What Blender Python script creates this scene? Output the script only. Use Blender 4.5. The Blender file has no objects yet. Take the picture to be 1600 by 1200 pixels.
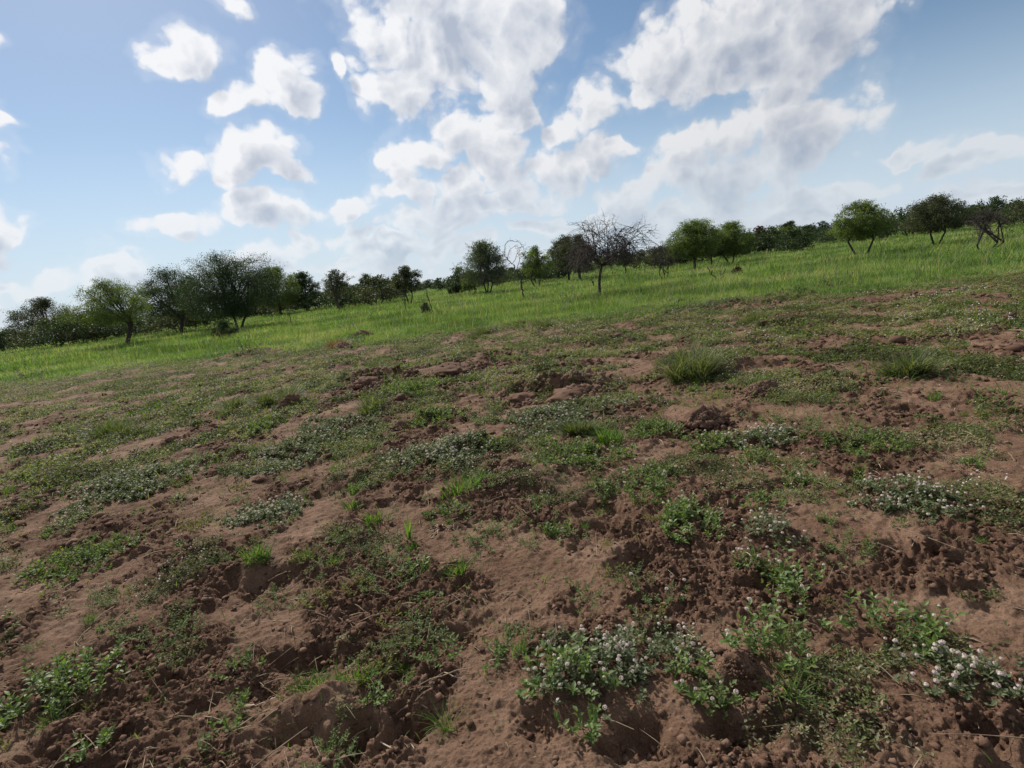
import bpy, math, random
import numpy as np
from mathutils import Matrix, Vector
R = math.radians
rng = np.random.default_rng(11)
random.seed(5)
scene = bpy.context.scene
COL = scene.collection

# ------------------------------------------------------------------ camera
CAM_Z, PITCH, ROLL, FPX = 1.45, R(11.2), R(7.4), 866.0
Fv = np.array([0, math.cos(PITCH), -math.sin(PITCH)])
R0 = np.array([1.0, 0, 0]); U0 = np.array([0, math.sin(PITCH), math.cos(PITCH)])
Rv = math.cos(ROLL) * R0 - math.sin(ROLL) * U0
Uv = math.sin(ROLL) * R0 + math.cos(ROLL) * U0
cd = bpy.data.cameras.new('camera'); cam = bpy.data.objects.new('camera', cd); COL.objects.link(cam)
M = Matrix.Identity(4)
for i in range(3):
    M[i][0] = Rv[i]; M[i][1] = Uv[i]; M[i][2] = -Fv[i]
M[2][3] = CAM_Z
cam.matrix_world = M
cd.sensor_fit = 'VERTICAL'; cd.sensor_height = 24.0; cd.lens = 24.0 * FPX / 1200.0
cd.clip_start = 0.05; cd.clip_end = 20000
scene.camera = cam

# ------------------------------------------------------------------ light
SUN_EL, SUN_AZ = R(40), R(-32)                 # azimuth clockwise from +Y
SUN = np.array([math.sin(SUN_AZ) * math.cos(SUN_EL), math.cos(SUN_AZ) * math.cos(SUN_EL), math.sin(SUN_EL)])
sd = bpy.data.lights.new('sun', 'SUN'); sd.energy = 5.0; sd.angle = R(0.55); sd.color = (1.0, 0.94, 0.86)
so = bpy.data.objects.new('sun', sd); COL.objects.link(so)
so.rotation_euler = Vector(SUN).to_track_quat('Z', 'Y').to_euler(); so.location = (0, 0, 30)
scene.view_settings.view_transform = 'Standard'; scene.view_settings.look = 'None'
scene.view_settings.gamma = 1.0; scene.view_settings.exposure = 0.34
scene.cycles.max_bounces = 5; scene.cycles.diffuse_bounces = 2; scene.cycles.transmission_bounces = 3; scene.cycles.glossy_bounces = 2; scene.cycles.transparent_max_bounces = 8

def pix_dir(px, py):
    d = Fv + (px - 800) / FPX * Rv - (py - 600) / FPX * Uv
    return d / np.linalg.norm(d)

# ------------------------------------------------------------------ sky with cumulus clouds
world = bpy.data.worlds.new('World'); scene.world = world; world.use_nodes = True

def build_sky():
    nt = world.node_tree; nt.nodes.clear()
    # --- group: cloud field, thickness of the cumulus layer in a direction
    g = bpy.data.node_groups.new('cloud_field', 'ShaderNodeTree')
    g.interface.new_socket('Dir', in_out='INPUT', socket_type='NodeSocketVector')
    g.interface.new_socket('Field', in_out='OUTPUT', socket_type='NodeSocketFloat')
    N, L = g.nodes, g.links
    gi = N.new('NodeGroupInput'); go = N.new('NodeGroupOutput')
    def math_(op, a, b=None, c=None, clamp=False):
        n = N.new('ShaderNodeMath'); n.operation = op; n.use_clamp = clamp
        for i, v in enumerate((a, b, c)):
            if v is None: continue
            if isinstance(v, (int, float)): n.inputs[i].default_value = v
            else: L.new(v, n.inputs[i])
        return n.outputs[0]
    def noise(vec, scale, detail, rough=0.55, kind='FBM'):
        n = N.new('ShaderNodeTexNoise'); n.noise_type = kind
        n.inputs['Scale'].default_value = scale; n.inputs['Detail'].default_value = detail
        n.inputs['Roughness'].default_value = rough
        L.new(vec, n.inputs['Vector']); return n
    # domain warp
    w = noise(gi.outputs[0], 7.0, 4)
    s = N.new('ShaderNodeVectorMath'); s.operation = 'SUBTRACT'; L.new(w.outputs['Color'], s.inputs[0]); s.inputs[1].default_value = (.5, .5, .5)
    s2 = N.new('ShaderNodeVectorMath'); s2.operation = 'SCALE'; L.new(s.outputs[0], s2.inputs[0]); s2.inputs['Scale'].default_value = 0.115
    ad = N.new('ShaderNodeVectorMath'); ad.operation = 'ADD'; L.new(gi.outputs[0], ad.inputs[0]); L.new(s2.outputs[0], ad.inputs[1])
    D = ad.outputs[0]
    blobs = [
        (600,40,62,62,0),(640,115,85,62,0),(720,50,115,90,0),(810,40,85,70,-20),(770,130,80,42,0),(690,-60,170,80,0),
        (450,128,45,42,0),(395,153,55,20,-5),(470,160,28,22,0),(519,108,13,30,0),(362,5,30,20,0),
        (400,228,50,34,10),(365,262,38,36,0),(432,265,42,14,15),(372,318,30,32,30),(412,338,38,26,10),(480,372,36,13,0),(385,398,45,14,0),
        (662,248,66,40,-8),(718,218,42,34,-15),(800,190,52,34,-15),(782,258,44,40,-20),(570,318,48,18,-8),(640,305,62,24,-5),(712,296,66,24,-5),
        (862,284,56,36,-20),(922,252,52,28,-15),(965,236,36,11,-5),(892,205,44,26,-18),(935,172,42,32,-30),
        (1120,60,110,66,-25),(1035,95,56,48,-35),(1220,20,120,90,0),(1185,112,110,24,-12),(1012,140,30,16,-30),
        (1215,172,66,48,-20),(1095,232,62,32,-22),(1050,272,62,24,-22),(985,312,62,28,-25),(1150,275,80,34,-20),(1230,245,60,50,-20),
        (1190,325,110,28,-12),(1060,340,90,16,-8),(720,346,95,11,-6),(562,362,34,9,0),(850,352,70,10,-8),(640,388,110,9,-5),(450,412,90,12,-5),
        (750,328,170,16,-7),(655,95,90,70,0),(1130,330,150,34,-8),(430,330,70,30,0),
        (290,75,60,36,0),(300,250,50,26,-5),(270,345,70,18,-5),(1310,190,56,36,-12),(1300,300,70,18,-8),(1290,60,60,60,-10),
    ]
    acc = None
    for bi, (px, py, a, b, ang) in enumerate(blobs):
        c = pix_dir(px, py)
        sc = 1.0 / math.sqrt(FPX ** 2 + (px - 800) ** 2 + (py - 600) ** 2)
        t = R(-ang)
        e1 = math.cos(t) * Rv + math.sin(t) * Uv
        e1 = e1 - c * (e1 @ c); e1 /= np.linalg.norm(e1)
        e2 = np.cross(e1, c)
        V = D
        if acc is not None and bi % 5 == 0:         # keeps the shader compiler evaluating the blobs one after another
            ch = N.new('ShaderNodeVectorMath'); ch.operation = 'MULTIPLY_ADD'
            L.new(acc, ch.inputs[0]); ch.inputs[1].default_value = (1e-9, 1e-9, 1e-9); L.new(D, ch.inputs[2]); V = ch.outputs[0]
        sq = None
        for e, h in ((e1, a), (e2, b)):
            h *= 1.14 if px > 980 else 1.0
            dt = N.new('ShaderNodeVectorMath'); dt.operation = 'DOT_PRODUCT'; L.new(V, dt.inputs[0]); dt.inputs[1].default_value = tuple(e / (h * sc * BLOB))
            sq = math_('MULTIPLY', dt.outputs['Value'], dt.outputs['Value']) if sq is None else math_('MULTIPLY_ADD', dt.outputs['Value'], dt.outputs['Value'], sq)
        acc = sq if acc is None else math_('SMOOTH_MIN', acc, sq, 0.14)
    base = math_('MULTIPLY', math_('SUBTRACT', 1.0, acc), 0.85)
    base = math_('MAXIMUM', base, -1.6)
    # free cumulus all round, away from the placed ones
    sp = N.new('ShaderNodeSeparateXYZ'); L.new(D, sp.inputs[0])
    st = N.new('ShaderNodeVectorMath'); st.operation = 'MULTIPLY'; L.new(D, st.inputs[0]); st.inputs[1].default_value = (1, 1, 2.2)
    far = noise(st.outputs[0], 8.0, 2, .5)
    low = N.new('ShaderNodeMapRange'); low.inputs['From Min'].default_value = .17; low.inputs['From Max'].default_value = .09; L.new(sp.outputs[2], low.inputs['Value'])
    dv = N.new('ShaderNodeVectorMath'); dv.operation = 'DOT_PRODUCT'; L.new(gi.outputs[0], dv.inputs[0]); dv.inputs[1].default_value = tuple(pix_dir(800, 300))
    away = N.new('ShaderNodeMapRange'); away.inputs['From Min'].default_value = .83; away.inputs['From Max'].default_value = .74
    L.new(dv.outputs['Value'], away.inputs['Value'])
    base = math_('SUBTRACT', base, math_('MULTIPLY', away.outputs[0], 4.0))
    aw = math_('MAXIMUM', away.outputs[0], low.outputs[0])
    gen = math_('MULTIPLY', math_('SUBTRACT', far.outputs['Fac'], .43), 6.0)
    gen = math_('ADD', gen, math_('MULTIPLY', math_('SUBTRACT', aw, 1.0), 4.0))
    base = math_('MAXIMUM', base, gen)
    # billows
    n1 = noise(gi.outputs[0], 14.0, 8, .60)
    v = N.new('ShaderNodeTexVoronoi'); v.feature = 'F1'; v.inputs['Scale'].default_value = 21.0; v.inputs['Detail'].default_value = 1.6
    v.inputs['Roughness'].default_value = .5
    L.new(D, v.inputs['Vector'])
    f = math_('MULTIPLY_ADD', math_('SUBTRACT', n1.outputs['Fac'], .5), 1.35, base)
    f = math_('SUBTRACT', f, math_('MULTIPLY', math_('SUBTRACT', v.outputs['Distance'], .55), 0.85))
    f = math_('ADD', f, CLOUD_BIAS)
    L.new(f, go.inputs[0])

    N, L = nt.nodes, nt.links
    def mth(op, a, b=None, c=None, clamp=False):
        n = N.new('ShaderNodeMath'); n.operation = op; n.use_clamp = clamp
        for i, v in enumerate((a, b, c)):
            if v is None: continue
            if isinstance(v, (int, float)): n.inputs[i].default_value = v
            else: L.new(v, n.inputs[i])
        return n.outputs[0]
    def rgbmix(fac, a, b):
        n = N.new('ShaderNodeMix'); n.data_type = 'RGBA'
        L.new(fac, n.inputs[0]) if not isinstance(fac, float) else setattr(n.inputs[0], 'default_value', fac)
        for k, v in ((6, a), (7, b)):
            if isinstance(v, tuple): n.inputs[k].default_value = (*v, 1)
            else: L.new(v, n.inputs[k])
        return n.outputs[2]
    def mrange(v, a, b, c=0.0, d=1.0, smooth=True):
        n = N.new('ShaderNodeMapRange'); n.interpolation_type = 'SMOOTHSTEP' if smooth else 'LINEAR'
        L.new(v, n.inputs['Value'])
        for k, x in zip(('From Min', 'From Max', 'To Min', 'To Max'), (a, b, c, d)): n.inputs[k].default_value = x
        return n.outputs[0]
    tc = N.new('ShaderNodeTexCoord')
    nv = N.new('ShaderNodeVectorMath'); nv.operation = 'NORMALIZE'; L.new(tc.outputs['Generated'], nv.inputs[0])
    D = nv.outputs[0]
    sep = N.new('ShaderNodeSeparateXYZ'); L.new(D, sep.inputs[0])
    f0 = N.new('ShaderNodeGroup'); f0.node_tree = g; L.new(D, f0.inputs[0])
    sh = N.new('ShaderNodeVectorMath'); sh.operation = 'ADD'; L.new(D, sh.inputs[0])
    up = np.array([-0.020, 0.0, 0.030])
    sh.inputs[1].default_value = tuple(up)
    f1 = N.new('ShaderNodeGroup'); f1.node_tree = g; L.new(sh.outputs[0], f1.inputs[0])
    sky = N.new('ShaderNodeTexSky'); sky.sky_type = 'NISHITA'; sky.sun_disc = False
    sky.sun_elevation = SUN_EL; sky.sun_rotation = SUN_AZ; sky.dust_density = 0.3; sky.ozone_density = 1.6; sky.air_density = 1.0
    cover = mrange(f0.outputs[0], -0.10, 0.42)
    veil = mth('MULTIPLY', mrange(f0.outputs[0], -0.55, 0.1), 0.16)
    cover = mth('MAXIMUM', cover, veil)
    lit = mth('MULTIPLY', mth('SUBTRACT', f0.outputs[0], f1.outputs[0]), mrange(sep.outputs['Z'], 0.0, 0.3, .45, 1.0))
    thick = mrange(f0.outputs[0], 0.10, 1.25)
    lit = mth('ADD', lit, mth('MULTIPLY_ADD', thick, -1.0, 0.94), clamp=True)
    glare = N.new('ShaderNodeVectorMath'); glare.operation = 'DOT_PRODUCT'; L.new(D, glare.inputs[0]); glare.inputs[1].default_value = tuple(SUN)
    gl = mrange(glare.outputs['Value'], 0.45, 0.95, 0.90, 1.08)
    cc = rgbmix(lit, (5.2, 5.9, 7.2), (10.5, 10.6, 10.9))
    cm = N.new('ShaderNodeVectorMath'); cm.operation = 'SCALE'; L.new(cc, cm.inputs[0]); L.new(gl, cm.inputs['Scale'])
    # milky air low over the horizon
    elev = sep.outputs['Z']
    skc = N.new('ShaderNodeVectorMath'); skc.operation = 'MULTIPLY'; L.new(sky.outputs[0], skc.inputs[0]); skc.inputs[1].default_value = SKY_TINT
    milk = mrange(elev, 0.30, 0.0, 0.0, 0.82)
    skm = rgbmix(milk, skc.outputs[0], (7.4, 8.8, 10.6))
    fade = mrange(elev, 0.0, 0.20, 0.45, 1.0)
    cov = mth('MULTIPLY', cover, fade)
    out = rgbmix(cov, skm, cm.outputs[0])
    bg = N.new('ShaderNodeBackground'); bg.inputs['Strength'].default_value = 0.064
    L.new(out, bg.inputs['Color'])
    wo = N.new('ShaderNodeOutputWorld'); L.new(bg.outputs[0], wo.inputs[0])
SKY_TINT = (1.05, 1.10, 1.12)
CLOUD_BIAS = 0.14; BLOB = 1.20
build_sky()
world.cycles.sampling_method = 'NONE'

# ------------------------------------------------------------------ numpy noise
_G = np.random.default_rng(3).uniform(-1, 1, (256, 256, 2)).astype(np.float32)
_G /= np.linalg.norm(_G, axis=2, keepdims=True)
def n2(x, y, seed=0):
    x = x + seed * 37.17; y = y - seed * 19.73
    ix = np.floor(x).astype(np.int64); iy = np.floor(y).astype(np.int64)
    fx = (x - ix).astype(np.float32); fy = (y - iy).astype(np.float32)
    ux = fx * fx * fx * (fx * (fx * 6 - 15) + 10); uy = fy * fy * fy * (fy * (fy * 6 - 15) + 10)
    def c(a, b):
        g = _G[(ix + a) & 255, (iy + b) & 255]
        return g[..., 0] * (fx - a) + g[..., 1] * (fy - b)
    a = c(0, 0) * (1 - ux) + c(1, 0) * ux; b = c(0, 1) * (1 - ux) + c(1, 1) * ux
    return (a * (1 - uy) + b * uy) * 1.5
def fbm(x, y, f, o=4, seed=0, g=.5):
    s = 0; a = 1.0
    for i in range(o):
        s = s + a * n2(x * f, y * f, seed + i); f *= 2.03; a *= g
    return s
def sst(v, a, b):
    t = np.clip((v - a) / (b - a), 0, 1); return t * t * (3 - 2 * t)

def at(px, py):
    d = pix_dir(px, py); t = CAM_Z / -d[2]
    return np.array([d[0] * t, d[1] * t])
def px_size(px, py):               # metres per photo pixel at the ground point seen there
    p = at(px, py); v = np.array([p[0], p[1], -CAM_Z]); return (v @ Fv) / FPX

# pits and banks of the trampled soil: (px, py, half width px, half depth px, metres, kind)
FEATURES = [
    (485,1030,44,24,-.12),(408,1078,24,14,-.08),(400,905,18,20,-.07),(438,905,16,16,-.07),(1005,880,22,18,-.09),(975,885,24,15,-.06),
    (560,1160,90,26,-.10),(470,1150,50,22,-.06),(640,1050,20,20,-.06),(655,1140,30,18,-.07),(730,985,42,14,-.06),(735,1000,20,10,-.05),(590,1100,30,16,-.05),
    (1170,1105,18,20,-.07),(1000,1170,40,20,-.08),(1150,1165,60,16,-.06),(850,1160,40,16,-.06),(945,790,20,12,-.08),(1110,718,22,9,-.09),
    (355,910,16,20,-.06),(560,760,26,8,-.06),(500,770,30,8,-.05),(640,860,22,10,-.05),(1210,775,40,8,-.05),(450,715,24,8,-.05),(370,860,20,14,-.05),
    (420,880,60,14,.05),(520,1105,90,12,.06),(560,1010,55,14,.05),(455,1060,40,10,.03),(650,1110,40,22,.04),(380,1170,40,25,.04),
    (1160,1070,26,18,.08),(1210,1130,50,20,.05),(900,1110,60,10,.04),(1085,740,35,7,.05),(1000,862,70,8,.05),(1190,858,60,9,.04),
    (710,577,50,5,.16),(640,592,30,5,.10),(570,598,40,6,.16),(820,610,50,5,.13),(900,603,48,6,.19),(1130,577,70,6,.13),(890,573,40,4,.10),
    (770,740,28,8,.08),(740,700,24,7,.10),(660,655,20,7,.09),(550,570,24,4,.09),(770,560,22,4,.09),(640,512,60,3,.13),(460,532,70,3,.12),
    (390,556,40,3,.16),(560,527,24,3,.14),(1060,470,30,3,.14),(1160,478,80,4,.13),(1235,462,26,3,.20),(930,528,24,3,.10),(1020,480,40,3,.06),
    (820,505,24,3,.10),(940,535,50,3,.08),(1210,510,50,4,.09),(990,700,60,8,.04),(860,745,60,6,.05),(540,745,70,8,.05),(400,745,60,8,.04),
    (600,700,40,8,.05),(730,780,60,6,.03),(830,760,60,10,.06),
]
_FE = []
for (px, py, a, b, h) in FEATURES:
    p = at(px, py); s = px_size(px, py)
    q0, q1 = at(px, py - b), at(px, py + b)
    dep = min(max(np.linalg.norm(q0 - q1) / 2, 0.06, .3 * a * s), 0.9)
    _FE.append((p[0], p[1], a * s, dep, h * (1.0 if h < 0 else .9)))

def edge_y(x):                      # where the turned soil meets the meadow
    return 15.3 - np.clip(.26 * x, -3.2, 3.0) + 1.1 * n2(x * .33, x * 0 + .5, 9) + .7 * n2(x * 1.1, x * 0 + .2, 12) + .5 * n2(x * 2.9, x * 0 + .7, 13)
def rough_mask(x, y):
    return sst(fbm(x, y, 1.3, 4, 21, .6), -.30, .30)
def H(x, y):
    x = np.asarray(x, dtype=np.float64); y = np.asarray(y, dtype=np.float64)
    r = np.hypot(x, y)
    h = .05 * n2(x * .22, y * .22, 1) + .03 * n2(x * .8, y * .8, 2)
    soil = 1 - sst(y - edge_y(x), -.3, .8)
    rm = rough_mask(x, y)
    wx = x + .06 * n2(x * 5, y * 5, 51); wy = y + .06 * n2(x * 5, y * 5, 52)
    lump = .030 * (.34 - np.abs(n2(wx * 2.4, wy * 2.9, 31))) + .030 * (.3 - np.abs(n2(wx * 5.5, wy * 6.2, 32)))
    lump = lump + .024 * (.3 - np.abs(n2(wx * 12, wy * 12, 33))) + .018 * (.3 - np.abs(n2(x * 25, y * 25, 34))) + .010 * (.3 - np.abs(n2(x * 52, y * 52, 35))) + .004 * n2(x * 95, y * 95, 36)
    h = h + soil * (.30 + .70 * rm) * lump * 1.75
    h = h + soil * (1 - rm) * (.010 * n2(x * 6, y * 6, 41) + .005 * n2(x * 22, y * 22, 42) + .0025 * n2(x * 60, y * 60, 43))
    # hoof marks: one possible print per cell
    cs = .30
    cx = np.floor(x / cs).astype(np.int64); cy = np.floor(y / cs).astype(np.int64)
    pit = np.zeros_like(x); wn = .45 * n2(x * 14, y * 14, 55) + .25 * n2(x * 33, y * 33, 56)
    for i in (-1, 0, 1):
        for j in (-1, 0, 1):
            a = _G[(cx + i + 7) & 255, (cy + j + 91) & 255]; b = _G[(cx + i + 60) & 255, (cy + j + 13) & 255]
            qx = (cx + i + .5 + .45 * a[..., 0]) * cs; qy = (cy + j + .5 + .45 * a[..., 1]) * cs
            on = (b[..., 0] > .35).astype(np.float32)
            rr = .050 + .025 * b[..., 1]
            d = np.hypot(x - qx, (y - qy) * 1.15) / rr + wn
            pit = pit + on * (-.042 * (1 - sst(d, .55, 1.15)) + .016 * np.exp(-((d - 1.45) / .35) ** 2))
    h = h + pit * soil * (.25 + .75 * rm) * (1 - sst(r, 9, 14))
    for (fx, fy, a, b, fh) in _FE:
        m = (np.abs(x - fx) < 2.6 * a) & (np.abs(y - fy) < 2.6 * b)
        if not m.any(): continue
        xm, ym = x[m], y[m]
        q = ((xm - fx) / a) ** 2 + ((ym - fy) / b) ** 2
        q = q * np.maximum(.45, 1 + 1.2 * n2(xm * 4, ym * 4, 71) + (.8 if fh < 0 else .35) * n2(xm * 11, ym * 11, 72)) + (.5 * n2(xm * 21, ym * 21, 75) + .35 * n2(xm * 9, ym * 9, 76)) * min(1, .1 / b) ** 1.5 * (1 if fh < 0 else .4)
        k = np.exp(-np.maximum(q, 0) ** 1.4)
        add = np.zeros_like(h); add[m] = fh * k * (1 + .45 * n2(xm * 7, ym * 7, 73) + .15 * n2(xm * 22, ym * 22, 74))
        h = h + add
    return h * (1 - .5 * sst(y - edge_y(x), 0, 6))
def Hs(x, y):
    return float(H(np.array([float(x)]), np.array([float(y)]))[0])

# ------------------------------------------------------------------ mesh helpers
def mk_mesh(name, V, faces, mat=None, rnd=None, smooth=False, extra=None):
    V = np.asarray(V, dtype=np.float32)
    me = bpy.data.meshes.new(name)
    fl = [np.asarray(f, dtype=np.int32) for f in faces if len(f)]
    loops = np.concatenate([f.ravel() for f in fl]); cnt = np.concatenate([np.full(len(f), f.shape[1], np.int32) for f in fl])
    st = np.concatenate([[0], np.cumsum(cnt)[:-1]]).astype(np.int32)
    me.vertices.add(len(V)); me.vertices.foreach_set('co', V.ravel())
    me.loops.add(len(loops)); me.loops.foreach_set('vertex_index', loops)
    me.polygons.add(len(cnt)); me.polygons.foreach_set('loop_start', st)
    me.update(calc_edges=True)
    if smooth: me.polygons.foreach_set('use_smooth', np.ones(len(cnt), dtype=bool))
    if rnd is not None:
        a = me.attributes.new('rnd', 'FLOAT', 'POINT'); a.data.foreach_set('value', np.asarray(rnd, dtype=np.float32))
    for k, v in (extra or {}).items():
        a = me.attributes.new(k, 'FLOAT', 'POINT'); a.data.foreach_set('value', np.asarray(v, dtype=np.float32))
    if mat: me.materials.append(mat)
    return me
class Geo:
    """collects vertices, triangles, quads and a per-vertex random value"""
    def __init__(s): s.V = []; s.T = []; s.Q = []; s.r = []; s.n = 0
    def add(s, V, T=None, Q=None, r=0.5):
        V = np.asarray(V, dtype=np.float32).reshape(-1, 3)
        if T is not None and len(T): s.T.append(np.asarray(T).reshape(-1, 3) + s.n)
        if Q is not None and len(Q): s.Q.append(np.asarray(Q).reshape(-1, 4) + s.n)
        s.V.append(V); s.r.append(np.broadcast_to(np.asarray(r, dtype=np.float32), (len(V),)).copy()); s.n += len(V)
    def join(s, o, off=(0, 0, 0), sc=1.0):
        if not o.n: return
        V = np.concatenate(o.V) * sc + np.asarray(off, dtype=np.float32)
        s.add(V, np.concatenate(o.T) if o.T else None, np.concatenate(o.Q) if o.Q else None, np.concatenate(o.r))
    def mesh(s, name, mat, smooth=False):
        fs = []
        if s.T: fs.append(np.concatenate(s.T))
        if s.Q: fs.append(np.concatenate(s.Q))
        return mk_mesh(name, np.concatenate(s.V), fs, mat, np.concatenate(s.r), smooth)
def link(name, me, loc=(0, 0, 0), parent=None):
    o = bpy.data.objects.new(name, me); COL.objects.link(o); o.location = loc
    if parent: o.parent = parent
    return o
def tag(o, label=None, cat=None, group=None, kind=None):
    if label: o['label'] = label
    if cat: o['category'] = cat
    if group: o['group'] = group
    if kind: o['kind'] = kind
    return o
def stamp(tv, tf, P, B, rnd, geo, quad=False):
    """copies of a template: tv (k,3), at points P (n,3) with bases B (n,3,3) whose columns are the local axes"""
    n, k = len(P), len(tv)
    if not n: return
    V = np.einsum('nij,kj->nki', B, tv) + P[:, None, :]
    F = (np.asarray(tf)[None] + (np.arange(n) * k)[:, None, None]).reshape(-1, len(tf[0]))
    geo.add(V.reshape(-1, 3), None if quad else F, F if quad else None, np.repeat(rnd, k))
def basis(dirv, up=None, roll=None, rg=rng):
    """columns: side, along dirv, normal"""
    d = dirv / np.linalg.norm(dirv, axis=1, keepdims=True)
    u = np.tile([0, 0, 1.0], (len(d), 1)) if up is None else up
    s = np.cross(d, u); ln = np.linalg.norm(s, axis=1, keepdims=True); s = np.where(ln > 1e-4, s / np.maximum(ln, 1e-6), [1.0, 0, 0])
    n = np.cross(s, d)
    if roll is not None:
        c, q = np.cos(roll)[:, None], np.sin(roll)[:, None]
        s, n = c * s + q * n, -q * s + c * n
    return np.stack([s, d, n], axis=2)

LEAF8 = np.array([[0,0,0],[-.36,.28,.07],[.36,.28,.07],[-.46,.58,.05],[.46,.58,.05],[0,1,-.14],[0,.30,-.02],[0,.62,-.03]], dtype=np.float32)
LEAF8F = [[0,6,1],[0,2,6],[1,6,7],[1,7,3],[2,7,6],[2,4,7],[3,7,5],[4,5,7]]
LEAF4 = np.array([[0,0,0],[-.5,.5,.08],[.5,.5,.08],[0,1,-.05]], dtype=np.float32)
LEAF4F = [[0,3,1],[0,2,3]]

def tube(geo, pts, rad, sides=5, r=.5):
    pts = np.asarray(pts, dtype=np.float64); rad = np.broadcast_to(np.asarray(rad, dtype=np.float64), (len(pts),))
    t = np.gradient(pts, axis=0); t /= np.maximum(np.linalg.norm(t, axis=1, keepdims=True), 1e-9)
    ref = np.array([.31, .17, .94]) if abs(t[:, 2]).mean() < .8 else np.array([.9, .3, .1])
    a = np.cross(t, ref); a /= np.maximum(np.linalg.norm(a, axis=1, keepdims=True), 1e-9); b = np.cross(t, a)
    an = np.arange(sides) / sides * 2 * math.pi
    V = pts[:, None, :] + rad[:, None, None] * (np.cos(an)[None, :, None] * a[:, None, :] + np.sin(an)[None, :, None] * b[:, None, :])
    n = len(pts); Q = []
    for i in range(n - 1):
        for j in range(sides):
            k = (j + 1) % sides
            Q.append([i * sides + j, i * sides + k, (i + 1) * sides + k, (i + 1) * sides + j])
    geo.add(V.reshape(-1, 3), None, Q, r)

def blades(geo, P, h, az, lean, w, rnd, seg=3, droop=.5):
    """grass blades: base points, heights, azimuths, lean (radians from the vertical), widths"""
    n = len(P)
    if not n: return
    t = np.linspace(0, 1, seg + 1)
    ang = lean[:, None] + droop * t[None, :] * (0.6 + lean[:, None])
    ds = h[:, None] / seg
    sx = np.concatenate([np.zeros((n, 1)), np.cumsum(np.sin(ang[:, 1:]) * ds, 1)], 1)
    sz = np.concatenate([np.zeros((n, 1)), np.cumsum(np.cos(ang[:, 1:]) * ds, 1)], 1)
    dx, dy = np.sin(az), np.cos(az)
    C = np.stack([P[:, None, 0] + dx[:, None] * sx, P[:, None, 1] + dy[:, None] * sx, P[:, None, 2] + sz], 2)
    tw = az + np.random.default_rng(n).uniform(-.9, .9, n)
    S = np.stack([np.cos(tw), -np.sin(tw), np.zeros(n)], 1)
    wt = np.array([.75, 1.0, .72, 0.0]) if seg == 3 else np.interp(t, [0, .3, 1], [.8, 1, 0])
    L_ = C - S[:, None, :] * (w[:, None] * wt[None])[:, :, None] * .5; R_ = C + S[:, None, :] * (w[:, None] * wt[None])[:, :, None] * .5
    k = seg
    V = np.concatenate([L_[:, :k], R_[:, :k], C[:, k:k + 1]], 1)   # 2k+1 verts
    q = [[i, k + i, k + i + 1, i + 1] for i in range(k - 1)]
    m = 2 * k + 1
    Q = (np.array(q)[None] + (np.arange(n) * m)[:, None, None]).reshape(-1, 4)
    T = (np.array([[k - 1, 2 * k - 1, 2 * k]])[None] + (np.arange(n) * m)[:, None, None]).reshape(-1, 3)
    geo.add(V.reshape(-1, 3), T, Q, np.repeat(rnd, m))

# ------------------------------------------------------------------ materials
def new_mat(name):
    m = bpy.data.materials.new(name); m.use_nodes = True; m.node_tree.nodes.clear(); return m
def ramp_nodes(N, L, src, stops):
    r = N.new('ShaderNodeValToRGB'); L.new(src, r.inputs[0])
    e = r.color_ramp.elements
    while len(e) < len(stops): e.new(.5)
    for i, (p, c) in enumerate(stops): e[i].position = p; e[i].color = (*c, 1)
    return r.outputs[0]
def leaf_mat(name, stops, trans=.35, rough=.6, spec=.18, patch=0.0):
    m = new_mat(name); N, L = m.node_tree.nodes, m.node_tree.links
    a = N.new('ShaderNodeAttribute'); a.attribute_name = 'rnd'
    src = a.outputs['Fac']
    if patch:
        tc = N.new('ShaderNodeTexCoord'); nz = N.new('ShaderNodeTexNoise'); nz.inputs['Scale'].default_value = patch; nz.inputs['Detail'].default_value = 3
        L.new(tc.outputs['Object'], nz.inputs['Vector'])
        mm = N.new('ShaderNodeMath'); mm.operation = 'MULTIPLY_ADD'; mm.inputs[1].default_value = 1.5; L.new(nz.outputs['Fac'], mm.inputs[0])
        m2 = N.new('ShaderNodeMath'); m2.operation = 'SUBTRACT'; L.new(a.outputs['Fac'], m2.inputs[0]); m2.inputs[1].default_value = .75
        L.new(m2.outputs[0], mm.inputs[2]); src = mm.outputs[0]
    c = ramp_nodes(N, L, src, stops)
    p = N.new('ShaderNodeBsdfPrincipled'); p.inputs['Roughness'].default_value = rough; p.inputs['Specular IOR Level'].default_value = spec
    L.new(c, p.inputs['Base Color'])
    t = N.new('ShaderNodeBsdfTranslucent')
    g = N.new('ShaderNodeMix'); g.data_type = 'RGBA'; g.blend_type = 'MULTIPLY'; g.inputs[0].default_value = 1.0
    L.new(c, g.inputs[6]); g.inputs[7].default_value = (1.35, 1.45, .55, 1); L.new(g.outputs[2], t.inputs['Color'])
    mx = N.new('ShaderNodeMixShader'); mx.inputs[0].default_value = trans
    L.new(p.outputs[0], mx.inputs[1]); L.new(t.outputs[0], mx.inputs[2])
    o = N.new('ShaderNodeOutputMaterial'); L.new(mx.outputs[0], o.inputs[0])
    return m
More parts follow.
